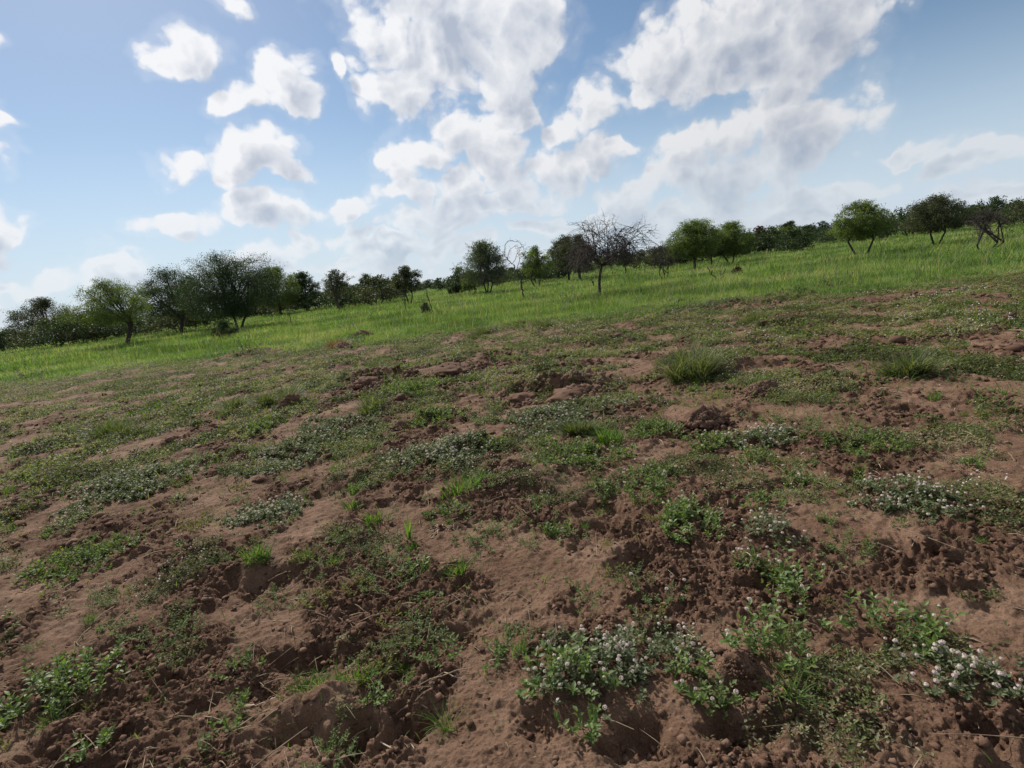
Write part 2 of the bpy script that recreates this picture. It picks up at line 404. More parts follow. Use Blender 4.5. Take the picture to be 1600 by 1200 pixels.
def solid_mat(name, stops, scale=30, rough=.9, bump=.4, detail=6, dist=.01):
    m = new_mat(name); N, L = m.node_tree.nodes, m.node_tree.links
    tc = N.new('ShaderNodeTexCoord'); nz = N.new('ShaderNodeTexNoise'); nz.inputs['Scale'].default_value = scale; nz.inputs['Detail'].default_value = detail
    L.new(tc.outputs['Object'], nz.inputs['Vector'])
    c = ramp_nodes(N, L, nz.outputs['Fac'], stops)
    p = N.new('ShaderNodeBsdfPrincipled'); p.inputs['Roughness'].default_value = rough; p.inputs['Specular IOR Level'].default_value = .15
    L.new(c, p.inputs['Base Color'])
    b = N.new('ShaderNodeBump'); b.inputs['Strength'].default_value = bump; b.inputs['Distance'].default_value = dist
    L.new(nz.outputs['Fac'], b.inputs['Height']); L.new(b.outputs[0], p.inputs['Normal'])
    o = N.new('ShaderNodeOutputMaterial'); L.new(p.outputs[0], o.inputs[0])
    return m

M_BARK = solid_mat('dark_bark', [(.3, (.030, .024, .022)), (.7, (.085, .070, .062))], 14)
M_DEAD = solid_mat('dead_wood', [(.3, (.055, .040, .036)), (.7, (.15, .12, .105))], 14)
M_DARKDEAD = solid_mat('weathered_dead_wood', [(.3, (.035, .027, .027)), (.7, (.090, .072, .070))], 14)
M_STRAW = solid_mat('dry_straw', [(.3, (.17, .12, .075)), (.7, (.36, .29, .20))], 20, bump=.1)
M_TWIG = solid_mat('pale_twig', [(.3, (.26, .20, .14)), (.7, (.52, .44, .34))], 25, bump=.2)
M_ACACIA = leaf_mat('acacia_leaf', [(0, (.042, .062, .020)), (.5, (.090, .125, .038)), (1, (.160, .205, .068))], .36)
M_ACDARK = leaf_mat('dark_leaf', [(0, (.018, .030, .016)), (.5, (.034, .056, .024)), (1, (.062, .092, .036))], .22)
M_OLIVE = leaf_mat('olive_leaf', [(0, (.028, .036, .020)), (.5, (.055, .066, .034)), (1, (.100, .110, .060))], .25)
M_RUST = leaf_mat('rusty_leaf', [(0, (.040, .022, .016)), (.5, (.080, .044, .028)), (1, (.100, .085, .040))], .22)
M_GREYLEAF = leaf_mat('grey_leaf', [(0, (.050, .062, .048)), (.5, (.085, .105, .080)), (1, (.14, .16, .12))], .25)
M_MEADOW = leaf_mat('meadow_grass', [(0, (.046, .090, .020)), (.35, (.088, .165, .032)), (.7, (.150, .235, .058)), (1, (.27, .29, .14))], .40, patch=.16)
M_GRASS = leaf_mat('fresh_grass', [(0, (.035, .080, .015)), (.5, (.075, .150, .028)), (.9, (.14, .22, .05)), (1, (.30, .26, .13))], .42)
M_TALL = leaf_mat('tall_grass', [(0, (.045, .065, .026)), (.45, (.095, .120, .046)), (.75, (.17, .175, .085)), (1, (.32, .27, .18))], .4)
M_REDGR = leaf_mat('withered_grass', [(0, (.10, .045, .025)), (.5, (.17, .09, .05)), (1, (.26, .18, .10))], .3)
M_COVER = leaf_mat('low_weed_leaf', [(0, (.045, .055, .022)), (.3, (.085, .112, .034)), (.55, (.140, .165, .056)), (.8, (.20, .205, .125)), (1, (.29, .23, .16))], .35, patch=.6)
M_LIPPIA = leaf_mat('grey_green_leaf', [(0, (.050, .066, .032)), (.5, (.105, .130, .064)), (1, (.18, .20, .115))], .25, rough=.6)
M_BROAD = leaf_mat('bright_leaf', [(0, (.048, .082, .020)), (.5, (.100, .155, .038)), (1, (.18, .235, .070))], .40, rough=.5, spec=.3)
M_FERN = leaf_mat('ferny_leaf', [(0, (.050, .078, .028)), (.5, (.105, .150, .050)), (1, (.17, .21, .085))], .38)
M_FLOWER = leaf_mat('lilac_white_petal', [(0, (.50, .38, .46)), (.5, (.65, .54, .60)), (1, (.78, .72, .73))], .25, rough=.7, spec=.2)
M_STEM = leaf_mat('weed_stem', [(0, (.09, .06, .035)), (1, (.11, .13, .05))], .1)

def ground_mat():
    m = new_mat('trampled_soil_and_meadow'); N, L = m.node_tree.nodes, m.node_tree.links
    tc = N.new('ShaderNodeTexCoord')
    def nz(scale, detail=6, rough=.6):
        n = N.new('ShaderNodeTexNoise'); n.inputs['Scale'].default_value = scale; n.inputs['Detail'].default_value = detail; n.inputs['Roughness'].default_value = rough
        L.new(tc.outputs['Object'], n.inputs['Vector']); return n.outputs['Fac']
    def mixc(f, a, b, mode='MIX'):
        n = N.new('ShaderNodeMix'); n.data_type = 'RGBA'; n.blend_type = mode
        if isinstance(f, float): n.inputs[0].default_value = f
        else: L.new(f, n.inputs[0])
        for k, v in ((6, a), (7, b)):
            if isinstance(v, tuple): n.inputs[k].default_value = (*v, 1)
            else: L.new(v, n.inputs[k])
        return n.outputs[2]
    def attr(nm):
        a = N.new('ShaderNodeAttribute'); a.attribute_name = nm; return a.outputs['Fac']
    crust = ramp_nodes(N, L, nz(2.2, 8), [(.3, (.090, .049, .030)), (.5, (.158, .096, .063)), (.72, (.230, .150, .103))])
    damp = ramp_nodes(N, L, nz(9, 8, .7), [(.25, (.057, .030, .019)), (.5, (.110, .063, .041)), (.78, (.178, .110, .075))])
    soil = mixc(attr('rough'), crust, damp)
    grain = ramp_nodes(N, L, nz(160, 4, .7), [(.3, (.62, .60, .60)), (.7, (1.30, 1.30, 1.28))])
    soil = mixc(1.0, soil, grain, 'MULTIPLY')
    litter = ramp_nodes(N, L, nz(22, 10, .75), [(.3, (.050, .036, .022)), (.48, (.072, .062, .030)), (.62, (.070, .082, .032)), (.8, (.12, .11, .060))])
    soil = mixc(attr('cover'), soil, litter)
    turf = ramp_nodes(N, L, nz(.35, 10, .7), [(.3, (.035, .060, .016)), (.5, (.060, .092, .024)), (.7, (.090, .118, .036))])
    col = mixc(attr('meadow'), soil, turf)
    p = N.new('ShaderNodeBsdfPrincipled'); p.inputs['Roughness'].default_value = .95; p.inputs['Specular IOR Level'].default_value = .12
    L.new(col, p.inputs['Base Color'])
    b1 = N.new('ShaderNodeBump'); b1.inputs['Strength'].default_value = .9; b1.inputs['Distance'].default_value = .016; L.new(nz(38, 8, .7), b1.inputs['Height'])
    b2 = N.new('ShaderNodeBump'); b2.inputs['Strength'].default_value = .8; b2.inputs['Distance'].default_value = .004; L.new(nz(210, 4, .7), b2.inputs['Height']); L.new(b1.outputs[0], b2.inputs['Normal'])
    L.new(b2.outputs[0], p.inputs['Normal'])
    o = N.new('ShaderNodeOutputMaterial'); L.new(p.outputs[0], o.inputs[0])
    return m
M_GROUND = ground_mat()
def clod_mat():
    m = new_mat('crumbly_soil'); N, L = m.node_tree.nodes, m.node_tree.links
    tc = N.new('ShaderNodeTexCoord'); n = N.new('ShaderNodeTexNoise'); n.inputs['Scale'].default_value = 40; n.inputs['Detail'].default_value = 6
    L.new(tc.outputs['Object'], n.inputs['Vector'])
    a = N.new('ShaderNodeAttribute'); a.attribute_name = 'rnd'
    c1 = ramp_nodes(N, L, a.outputs['Fac'], [(0, (.064, .035, .023)), (.5, (.112, .065, .043)), (1, (.160, .099, .068))])
    p = N.new('ShaderNodeBsdfPrincipled'); p.inputs['Roughness'].default_value = .95; p.inputs['Specular IOR Level'].default_value = .12; L.new(c1, p.inputs['Base Color'])
    b = N.new('ShaderNodeBump'); b.inputs['Strength'].default_value = .7; b.inputs['Distance'].default_value = .008; L.new(n.outputs['Fac'], b.inputs['Height']); L.new(b.outputs[0], p.inputs['Normal'])
    o = N.new('ShaderNodeOutputMaterial'); L.new(p.outputs[0], o.inputs[0]); return m
M_CLOD = clod_mat()

# ------------------------------------------------------------------ where the low weeds grow
def cover_mask(x, y):
    r = np.hypot(x, y)
    n = fbm(x, y, 1.05, 5, 81, .68)
    thr = np.interp(y, [1, 3.0, 4.5, 6.5, 9, 13, 17], [.62, .42, .16, -.02, -.12, -.22, -.30])
    return sst(n - thr, 0.0, .24)

# ------------------------------------------------------------------ ground
def build_ground():
    az_f = np.arange(-66, 66.001, .135); az_c = np.arange(66 + 1.5, 360 - 66 - .1, 2.0)
    az = np.radians(np.concatenate([az_f, az_c]))
    rr = np.concatenate([np.linspace(.02, 1.05, 26)[:-1], np.geomspace(1.05, 19, 1080), np.geomspace(19, 60, 170)[1:], np.geomspace(60, 6000, 60)[1:]])
    A, Rr = np.meshgrid(az, rr)
    x = Rr * np.sin(A); y = Rr * np.cos(A)
    z = H(x.ravel(), y.ravel()).reshape(x.shape)
    z = np.where(Rr > 200, z * 0, z)
    nr, na = x.shape
    V = np.stack([x, y, z], 2).reshape(-1, 3)
    i = np.arange(nr - 1)[:, None]; j = np.arange(na)[None]; k = (j + 1) % na
    Q = np.stack([i * na + j, i * na + k, (i + 1) * na + k, (i + 1) * na + j], 2).reshape(-1, 4)[:, ::-1]
    c = len(V); V = np.concatenate([V, [[0, 0, z[0].mean()]]])
    T = np.stack([np.full(na, c), (np.arange(na) + 1) % na, np.arange(na)], 1)[:, ::-1]
    X, Y = V[:, 0], V[:, 1]
    mead = sst(Y - edge_y(X) + .7 * n2(X * 1.6, Y * 1.6, 96), -.5, .9)
    rough = np.clip(rough_mask(X, Y) * 1.0 + .25 * n2(X * 9, Y * 9, 77), 0, 1)
    cov = np.clip(cover_mask(X, Y), 0, 1) * np.interp(Y, [3, 7], [.35, .85])
    me = mk_mesh('ground', V, [T, Q], M_GROUND, None, True, {'meadow': mead, 'rough': rough, 'cover': cov})
    tag(link('ground', me), 'bare trampled brown soil running into green meadow', 'ground', kind='structure')
build_ground()

# ------------------------------------------------------------------ crumbs and clods of soil (uncountable)
def ico(sub=1, seed=0, amp=.25):
    import bmesh
    bm = bmesh.new(); bmesh.ops.create_icosphere(bm, subdivisions=sub, radius=1)
    V = np.array([v.co[:] for v in bm.verts]); F = np.array([[v.index for v in f.verts] for f in bm.faces]); bm.free()
    g = np.random.default_rng(seed)
    k = g.normal(size=(7, 3)) * 1.7; ph = g.uniform(0, 6, 7)
    d = np.sin(V @ k.T + ph).sum(1) * amp / 2.2
    V = V * (1 + d)[:, None]
    if sub > 2:
        k = g.normal(size=(12, 3)) * 6; V = V * (1 + np.sin(V @ k.T + g.uniform(0, 6, 12)).sum(1) * amp / 12)[:, None]
    return V.astype(np.float32), F
def rand_view(n, r0, r1, p=1.0, half=60, rg=rng):
    """points in the wedge ahead; p shapes the density over distance"""
    r = r0 * (r1 / r0) ** (rg.random(n) ** p); a = np.radians(rg.uniform(-half, half, n))
    return r * np.sin(a), r * np.cos(a)
def rot_rand(n, rg=rng):
    a = rg.normal(size=(n, 3)); b = rg.normal(size=(n, 3)); a /= np.linalg.norm(a, axis=1, keepdims=True)
    b -= a * (a * b).sum(1, keepdims=True); b /= np.linalg.norm(b, axis=1, keepdims=True)
    return np.stack([a, b, np.cross(a, b)], 2)
def build_clods():
    g = Geo()
    x, y = rand_view(130000, 1.15, 16, .95)
    keep = rng.random(len(x)) < (rough_mask(x, y) ** 2 * .75 + .03)
    keep &= y < edge_y(x)
    x, y = x[keep], y[keep]
    # more crumbs around pits and banks
    for (fx, fy, a, b, h) in _FE:
        n = int(45)
        q = rng.normal(size=(n, 2)) * .75
        x = np.append(x, fx + q[:, 0] * a); y = np.append(y, fy + q[:, 1] * b)
    z = H(x, y)
    r = np.hypot(x, y)
    s = (.003 + .013 * rng.random(len(x)) ** 4.0) * np.clip(r / 3.0, .8, 2.6)
    big = rng.random(len(x)) < .012; s[big] *= 1.9
    n = len(x); idx = rng.integers(0, 5, n)
    for v in range(5):
        tv, tf = ico(1, 40 + v, .60)
        m = idx == v
        B = rot_rand(m.sum()) * s[m][:, None, None]; B[:, 2, :] *= .62
        stamp(tv, tf, np.stack([x[m], y[m], z[m] + s[m] * .12], 1), B, rng.random(m.sum()), g)
    tag(link('soil_crumbs', g.mesh('soil_crumbs', M_CLOD, False)), 'crumbs and small clods of brown soil', 'soil', kind='stuff')
build_clods()

# ------------------------------------------------------------------ meadow grass (uncountable)
def build_meadow():
    g = Geo()
    n = 620000
    x, y = rand_view(n, 10.5, 230, 1.55, 56)
    d = y - edge_y(x); r = np.hypot(x, y)
    k = rng.random(n) < sst(d + .8 * n2(x * 1.6, y * 1.6, 96), -1.3, 1.1); x, y, r, d = x[k], y[k], r[k], d[k]; n = len(x)
    z = H(x, y)
    tall = .75 + .5 * fbm(x, y, .45, 3, 91)
    h = (.12 + .20 * rng.random(n)) * tall * np.clip(.55 + d * .12, .55, 1.25)
    w = (.005 + .006 * rng.random(n)) * np.clip(r / 16, 1, 5)
    rd = np.clip(.50 + .75 * fbm(x, y, .26, 5, 95, .65) + .20 * rng.normal(size=n), 0, 1)
    blades(g, np.stack([x, y, z], 1), h, rng.uniform(0, 6.28, n), rng.uniform(.05, .6, n), w, rd, 3, .5)
    tag(link('meadow_grass', g.mesh('meadow_grass', M_MEADOW)), 'green meadow grass growing beyond the bare soil', 'grass', kind='stuff')
    # pale seed heads standing a little above
    g = Geo(); n = 13000
    x, y = rand_view(n, 16, 120, 1.4, 58); k = y > edge_y(x) + .8; x, y = x[k], y[k]; n = len(x); r = np.hypot(x, y)
    blades(g, np.stack([x, y, H(x, y)], 1), rng.uniform(.35, .72, n), rng.uniform(0, 6.28, n), rng.uniform(0, .35, n), .006 * np.clip(r / 12, 1, 5), rng.uniform(0.3, 1, n), 3, .6)
    tag(link('seeding_grass', g.mesh('seeding_grass', M_TALL)), 'taller pale seeding grass stems in the meadow', 'grass', kind='stuff')
build_meadow()

# ------------------------------------------------------------------ low ground cover (uncountable)
FS_V0, FS_F0 = ico(1, 3, .3)
def build_cover():
    g = Geo()
    n = 1750000
    x, y = rand_view(n, 1.3, 27, .56, 56)
    cm = cover_mask(x, y)
    k = (rng.random(n) < cm * .9 + .004) & (y < edge_y(x) + 1.6)
    x, y, cm = x[k], y[k], cm[k]; n = len(x); r = np.hypot(x, y)
    clump = .5 + .5 * fbm(x, y, 4.5, 3, 85)
    z = H(x, y) + rng.random(n) ** 1.4 * (.012 + .075 * np.clip(clump, 0, 1.2) * (.3 + .7 * cm)) * np.clip(r / 5, .35, 1)
    a = rng.uniform(0, 6.28, n); el = rng.uniform(-.1, .9, n)
    D = np.stack([np.sin(a) * np.cos(el), np.cos(a) * np.cos(el), np.sin(el)], 1)
    ln = rng.uniform(.011, .026, n) * np.clip(r / 4.5, .75, 1.9); wd = ln * rng.uniform(.25, .6, n)
    B = basis(D, roll=rng.uniform(-.7, .7, n)); B = B * np.stack([wd, ln, ln], 1)[:, None, :]
    rd = np.clip(.42 + .60 * fbm(x, y, 1.7, 4, 87, .6) + .24 * rng.normal(size=n), 0, 1)
    stamp(LEAF4, LEAF4F, np.stack([x, y, z], 1), B, rd, g)
    tag(link('ground_cover', g.mesh('ground_cover', M_COVER)), 'low matted green weeds creeping over the soil', 'weeds', kind='stuff')
    # short grass sprouts through it
    g = Geo(); n = 130000
    x, y = rand_view(n, 1.5, 17.5, .62, 58); cm = cover_mask(x + .7, y - .4)
    gm = sst(fbm(x, y, .55, 3, 88), .0, .4)
    k = (rng.random(n) < gm * .6 * (.15 + cm) + .01); x, y = x[k], y[k]; n = len(x); r = np.hypot(x, y)
    blades(g, np.stack([x, y, H(x, y)], 1), rng.uniform(.03, .12, n) * np.clip(r / 5, .5, 1.3), rng.uniform(0, 6.28, n), rng.uniform(.1, .9, n), rng.uniform(.0025, .005, n) * np.clip(r / 4, .8, 2.6), np.clip(rng.normal(.5, .25, n), 0, .95), 3, .6)
    tag(link('grass_sprouts', g.mesh('grass_sprouts', M_GRASS)), 'short green grass sprouting between the weeds', 'grass', kind='stuff')
    # tiny pale flowers over parts of it
    g = Geo(); n = 26000
    x, y = rand_view(n, 3.2, 15.5, .6, 56); fm = sst(fbm(x, y, .8, 3, 97), .12, .5)
    k = (rng.random(n) < fm * cover_mask(x, y)) & (y < edge_y(x)); x, y = x[k], y[k]; n = len(x); r = np.hypot(x, y)
    sz = rng.uniform(.003, .0065, n) * np.clip(r / 6, .9, 1.8)
    stamp(FS_V0, FS_F0, np.stack([x, y, H(x, y) + rng.uniform(.03, .085, n)], 1), rot_rand(n) * sz[:, None, None], rng.random(n), g)
    tag(link('tiny_flowers', g.mesh('tiny_flowers', M_FLOWER)), 'tiny pale flowers sprinkled over the low weeds', 'flowers', kind='stuff')
    # dead stalks and straw
    g = Geo(); n = 4200
    x, y = rand_view(n, 1.3, 15, .8, 58)
    k = rng.random(n) < .12 + .88 * sst(fbm(x, y, .7, 3, 89), .05, .45); x, y = x[k], y[k]; n = len(x); r = np.hypot(x, y)
    L_ = rng.uniform(.02, .13, n) * np.where(rng.random(n) < .06, 2.2, 1); a = rng.uniform(0, 6.28, n)
    B = basis(np.stack([np.sin(a), np.cos(a), rng.uniform(-.08, .25, n)], 1)); w = rng.uniform(.0012, .003, n) * np.clip(r / 3, .9, 3)
    B = B * np.stack([w, L_, w], 1)[:, None, :]
    tv = np.array([[-1,0,0],[1,0,0],[0,0,1.6],[-.8,.5,2.5],[.9,.5,2.5],[0,.5,4],[-.4,1,0],[.4,1,0],[0,1,1]], dtype=np.float32)
    tf = [[0,1,4,3],[1,2,5,4],[2,0,3,5],[3,4,7,6],[4,5,8,7],[5,3,6,8]]
    stamp(tv, tf, np.stack([x, y, H(x, y) + .004], 1), B, rng.random(n), g, True)
    tag(link('dry_straw', g.mesh('dry_straw', M_STRAW)), 'scattered bits of dry straw and dead stalks on soil', 'straw', kind='stuff')
build_cover()

# ------------------------------------------------------------------ plants
def stems_geo(leaf, stem, rx, ry, h, n_st, nodes, ll, lw, rg, up=.5, dense=1.0, big=False, lay=0.0, cx=0, cy=0):
    """an irregular clump of stems with opposite leaves; coordinates local to the clump's base"""
    base = Hs(cx, cy)
    q = rg.normal(size=(n_st, 2)); q = q / np.maximum(np.linalg.norm(q, axis=1, keepdims=True), 1e-6) * (rg.random((n_st, 1)) ** .62)
    ang = np.arctan2(q[:, 1], q[:, 0])
    wob = 1 + .26 * np.sin(ang * 2 + rg.uniform(0, 6)) + .20 * np.sin(ang * 3 + rg.uniform(0, 6)) + .16 * np.sin(ang * 5 + rg.uniform(0, 6)) + .1 * np.sin(ang * 9 + rg.uniform(0, 6))
    X = q[:, 0] * rx * wob; Y = q[:, 1] * ry * wob; rho = np.linalg.norm(q, axis=1)
    # clumpy: stems thin out where a local noise is low
    kk = n2((X + cx) * 9, (Y + cy) * 9, 61) + .7 * rg.random(n_st) > -.12 if n_st > 40 else np.ones(n_st, bool)
    X, Y, rho, ang = X[kk], Y[kk], rho[kk], ang[kk]; n_st = len(X)
    Z = H(X + cx, Y + cy) - base
    a = ang + rg.normal(size=n_st) * .8
    ln = h * (1.1 - .5 * rho ** 2) * rg.uniform(.45, 1.2, n_st)
    lean = np.clip((.15 + .75 * rho) * (1 - lay) + 1.25 * lay + rg.normal(size=n_st) * .18, 0, 1.45)
    d = np.stack([np.cos(a) * np.sin(lean), np.sin(a) * np.sin(lean), np.cos(lean)], 1)
    p0 = np.stack([X, Y, Z - .004], 1); p1 = p0 + d * (ln * .55)[:, None]
    p2 = p0 + d * ln[:, None]; p2[:, 2] += ln * (.18 if lay else .12)
    rs = rg.random(n_st)
    tv = np.array([[-1,0,-.6],[1,0,-.6],[0,0,1],[-.7,1,-.4],[.7,1,-.4],[0,1,.7]], dtype=np.float32); tf = [[0,1,4,3],[1,2,5,4],[2,0,3,5]]
    for u, v, w in ((p0, p1, .045), (p1, p2, .032)):
        L_ = np.linalg.norm(v - u, axis=1); B = basis(v - u, rg=rg) * np.stack([np.full(n_st, ll * w), L_, np.full(n_st, ll * w)], 1)[:, None, :]
        stamp(tv, tf, u, B, rs, stem, True)
    K = np.arange(nodes); T_ = .18 + .82 * (K + 1) / nodes
    PP = np.where(T_[None, :, None] < .55, p0[:, None] + (p1 - p0)[:, None] * (T_ / .55)[None, :, None], p1[:, None] + (p2 - p1)[:, None] * ((T_ - .55) / .45)[None, :, None])
    bb = (K * 1.57)[None] + rg.uniform(0, .6, (n_st, nodes)) + rg.uniform(0, 6.28, n_st)[:, None]
    P2, D2, R2, S2 = [], [], [], []
    for sgn in (0, math.pi):
        e = up + rg.normal(size=(n_st, nodes)) * .3 + (K == nodes - 1) * .25
        D = np.stack([np.cos(bb + sgn) * np.cos(e) + d[:, None, 0] * .3, np.sin(bb + sgn) * np.cos(e) + d[:, None, 1] * .3, np.sin(e) + .1], 2)
        rr = np.clip(.35 * rs[:, None] + .4 * rg.random((n_st, nodes)) + .25 * T_[None], 0, 1)
        ss = (1.0 - .35 * np.abs(T_ - .6))[None] * rg.uniform(.6, 1.25, (n_st, nodes))
        m = rg.random((n_st, nodes)) < dense
        P2.append(PP[m]); D2.append(D[m]); R2.append(rr[m]); S2.append(ss[m])
    PP, DD, RR, SS = map(np.concatenate, (P2, D2, R2, S2))
    B = basis(DD, roll=rg.uniform(-.5, .5, len(DD)), rg=rg) * np.stack([SS * lw, SS * ll, SS * ll], 1)[:, None, :]
    if big: stamp(LEAF8, LEAF8F, PP, B, RR, leaf)
    else: stamp(LEAF4, LEAF4F, PP, B, RR, leaf)
    return p2

def flower_template(seed, n=26):
    """a flower head: small florets over a low dome, unit radius"""
    rg = np.random.default_rng(seed); g = Geo()
    u = rg.random(n); a = np.arange(n) * 2.4
    el = np.arcsin(np.clip(u * 1.05 - .1, -1, 1)); D = np.stack([np.cos(el) * np.cos(a), np.cos(el) * np.sin(a), np.sin(el)], 1)
    B0 = basis(D, up=np.tile([.3, .2, .9], (n, 1)))
    # petals: quads facing outward
    s = rg.uniform(.30, .46, n)
    side, nrm = B0[:, :, 0], B0[:, :, 1]; oth = B0[:, :, 2]
    B = np.stack([side * s[:, None], oth * s[:, None], nrm * s[:, None]], 2)
    tv = np.array([[-.9,-.3,0],[-.3,-.9,.1],[.6,-.7,0],[.9,.1,.1],[.3,.9,0],[-.6,.7,.1],[0,0,-.35]], dtype=np.float32)
    tf = [[6,0,1],[6,1,2],[6,2,3],[6,3,4],[6,4,5],[6,5,0]]
    stamp(tv, tf, D * np.array([1, 1, .75]), B, rg.random(n), g)
    return g
FH = [flower_template(i) for i in range(4)]
FH_MESH = [f.mesh('flower_head', M_FLOWER) for f in FH]
FS_V, FS_F = ico(1, 3, .2)

def thing(name, x, y, label, cat, group=None):
    o = bpy.data.objects.new(name, None); COL.objects.link(o); o.location = (x, y, Hs(x, y)); o.empty_display_size = .1
    return tag(o, label, cat, group)
def ground_dims(px, py, a, b):
    p = at(px, py); s = px_size(px, py)
    dep = np.linalg.norm(at(px, py - b) - at(px, py + b)) / 2
    return p, a * s, min(dep, a * s * 1.6), s
def plant(kind, px, py, a, b, label, name=None, hh=1.0):
    rg = np.random.default_rng(int(px * 7 + py * 13))
    (x, y), rx, ry, s = ground_dims(px, py, a, b)
    lf, st = Geo(), Geo(); cfg = {'cx': x, 'cy': y}
    far = px_size(px, py) > .0055
    if kind in ('lippia', 'broad', 'fern', 'herb'):
        par = {'lippia': dict(h=.055, ll=.018, lw=.011, nodes=6, dens=1700, mat=M_LIPPIA, up=.35),
               'broad': dict(h=.10, ll=.030, lw=.015, nodes=6, dens=950, mat=M_BROAD, up=.45),
               'herb': dict(h=.065, ll=.022, lw=.013, nodes=5, dens=1250, mat=M_FERN, up=.5),
               'fern': dict(h=.075, ll=.017, lw=.0065, nodes=9, dens=800, mat=M_FERN, up=.3)}[kind]
        k = max(1.0, min(s / .003, 2.6)) ** .6
        area = math.pi * rx * ry
        n = int(min(max(area * par['dens'] / k ** 1.3, 7), 2600))
        tips = stems_geo(lf, st, rx, ry, par['h'] * hh, n, par['nodes'], par['ll'] * k, par['lw'] * k, rg, par['up'], .95, big=(kind == 'broad' and not far), lay=.55 if kind == 'fern' else .0, **cfg)
        o = thing(name or 'weed', x, y, label, 'plant')
        link('leaves', lf.mesh('leaves', par['mat']), (0, 0, 0), o); link('stems', st.mesh('stems', M_STEM), (0, 0, 0), o)['kind'] = 'stuff'
        return o, tips, rg, s
    if kind in ('grass', 'tall', 'red', 'straw'):
        hgt = {'grass': .11, 'tall': .36, 'red': .38, 'straw': .14}[kind] * hh
        area = math.pi * rx * ry
        n = int(min(max(area * 9000 / max(1, s / .0025) ** 1.2, 45), 900)) if kind != 'tall' else 1100
        q = rg.normal(size=(n, 2)) * .5; k = np.linalg.norm(q, axis=1) < 1.2; q = q[k]; n = len(q)
        X, Y = q[:, 0] * rx, q[:, 1] * ry
        if kind in ('tall', 'grass'):
            c_ = rg.normal(size=(7, 2)) * .42; ci = rg.integers(0, 7, n); q = c_[ci] * .5 + rg.normal(size=(n, 2)) * .30; X = (c_[ci, 0] + rg.normal(size=n) * .16) * rx; Y = (c_[ci, 1] + rg.normal(size=n) * .16) * ry
        if kind in ('tall', 'red'): X, Y = X * .85, Y * .85
        ln0 = 1.0 if kind == 'straw' else 0.0
        if kind == 'tall': hgt = hgt * (.45 + .75 * rg.random(n))
        P = np.stack([X, Y, H(X + x, Y + y) - Hs(x, y) - .004], 1)
        az = np.arctan2(q[:, 0], q[:, 1]) + rg.normal(size=n) * 1.0
        blades(lf, P, hgt * rg.uniform(.45, 1.1, n), az, np.clip(np.linalg.norm(q, axis=1) * .5 + np.abs(rg.normal(size=n)) * (.35 if kind == 'tall' else .15) + ln0, .03, 1.45), (.0035 if kind != 'tall' else .0032) * np.clip(s / .0028, .8, 2.2) * rg.uniform(.7, 1.3, n), np.clip(rg.normal(.5 if kind != 'tall' else .38, .25, n), 0, 1), 3, .7)
        mat = {'grass': M_GRASS, 'tall': M_TALL, 'red': M_REDGR, 'straw': M_STRAW}[kind]
        o = link(name or 'grass_tuft', lf.mesh('grass_tuft', mat), (x, y, Hs(x, y))); tag(o, label, 'grass')
        return o, None, rg, s
def add_flowers(o, tips, rg, s, n, size=.0062, parts=False):
    """flower heads standing on some stem tips"""
    n = min(n, len(tips)); pick = rg.choice(len(tips), n, replace=False)
    st = Geo()
    k = max(1, min(s / .003, 2.2)) ** .55
    fg = Geo()
    for j, i in enumerate(pick):
        t = tips[i]; top = t + np.array([rg.normal() * .008, rg.normal() * .008, rg.uniform(.010, .03)])
        tube(st, [t, top], [.0011 * k, .0009 * k], 3, .8)
        sz = size * k * rg.uniform(.7, 1.25)
        if parts:
            f = link('flower_head', FH_MESH[rg.integers(0, 4)], tuple(top), o); f.scale = (sz, sz, sz); f.rotation_euler = (rg.normal() * .35, rg.normal() * .35, rg.uniform(0, 6))
        else:
            fg.join(FH[rg.integers(0, 4)], top, sz)
    link('flower_stalks', st.mesh('flower_stalks', M_STEM), (0, 0, 0), o)['kind'] = 'stuff'
    if not parts:
        f = link('flower_heads', fg.mesh('flower_heads', M_FLOWER), (0, 0, 0), o); f['kind'] = 'stuff'

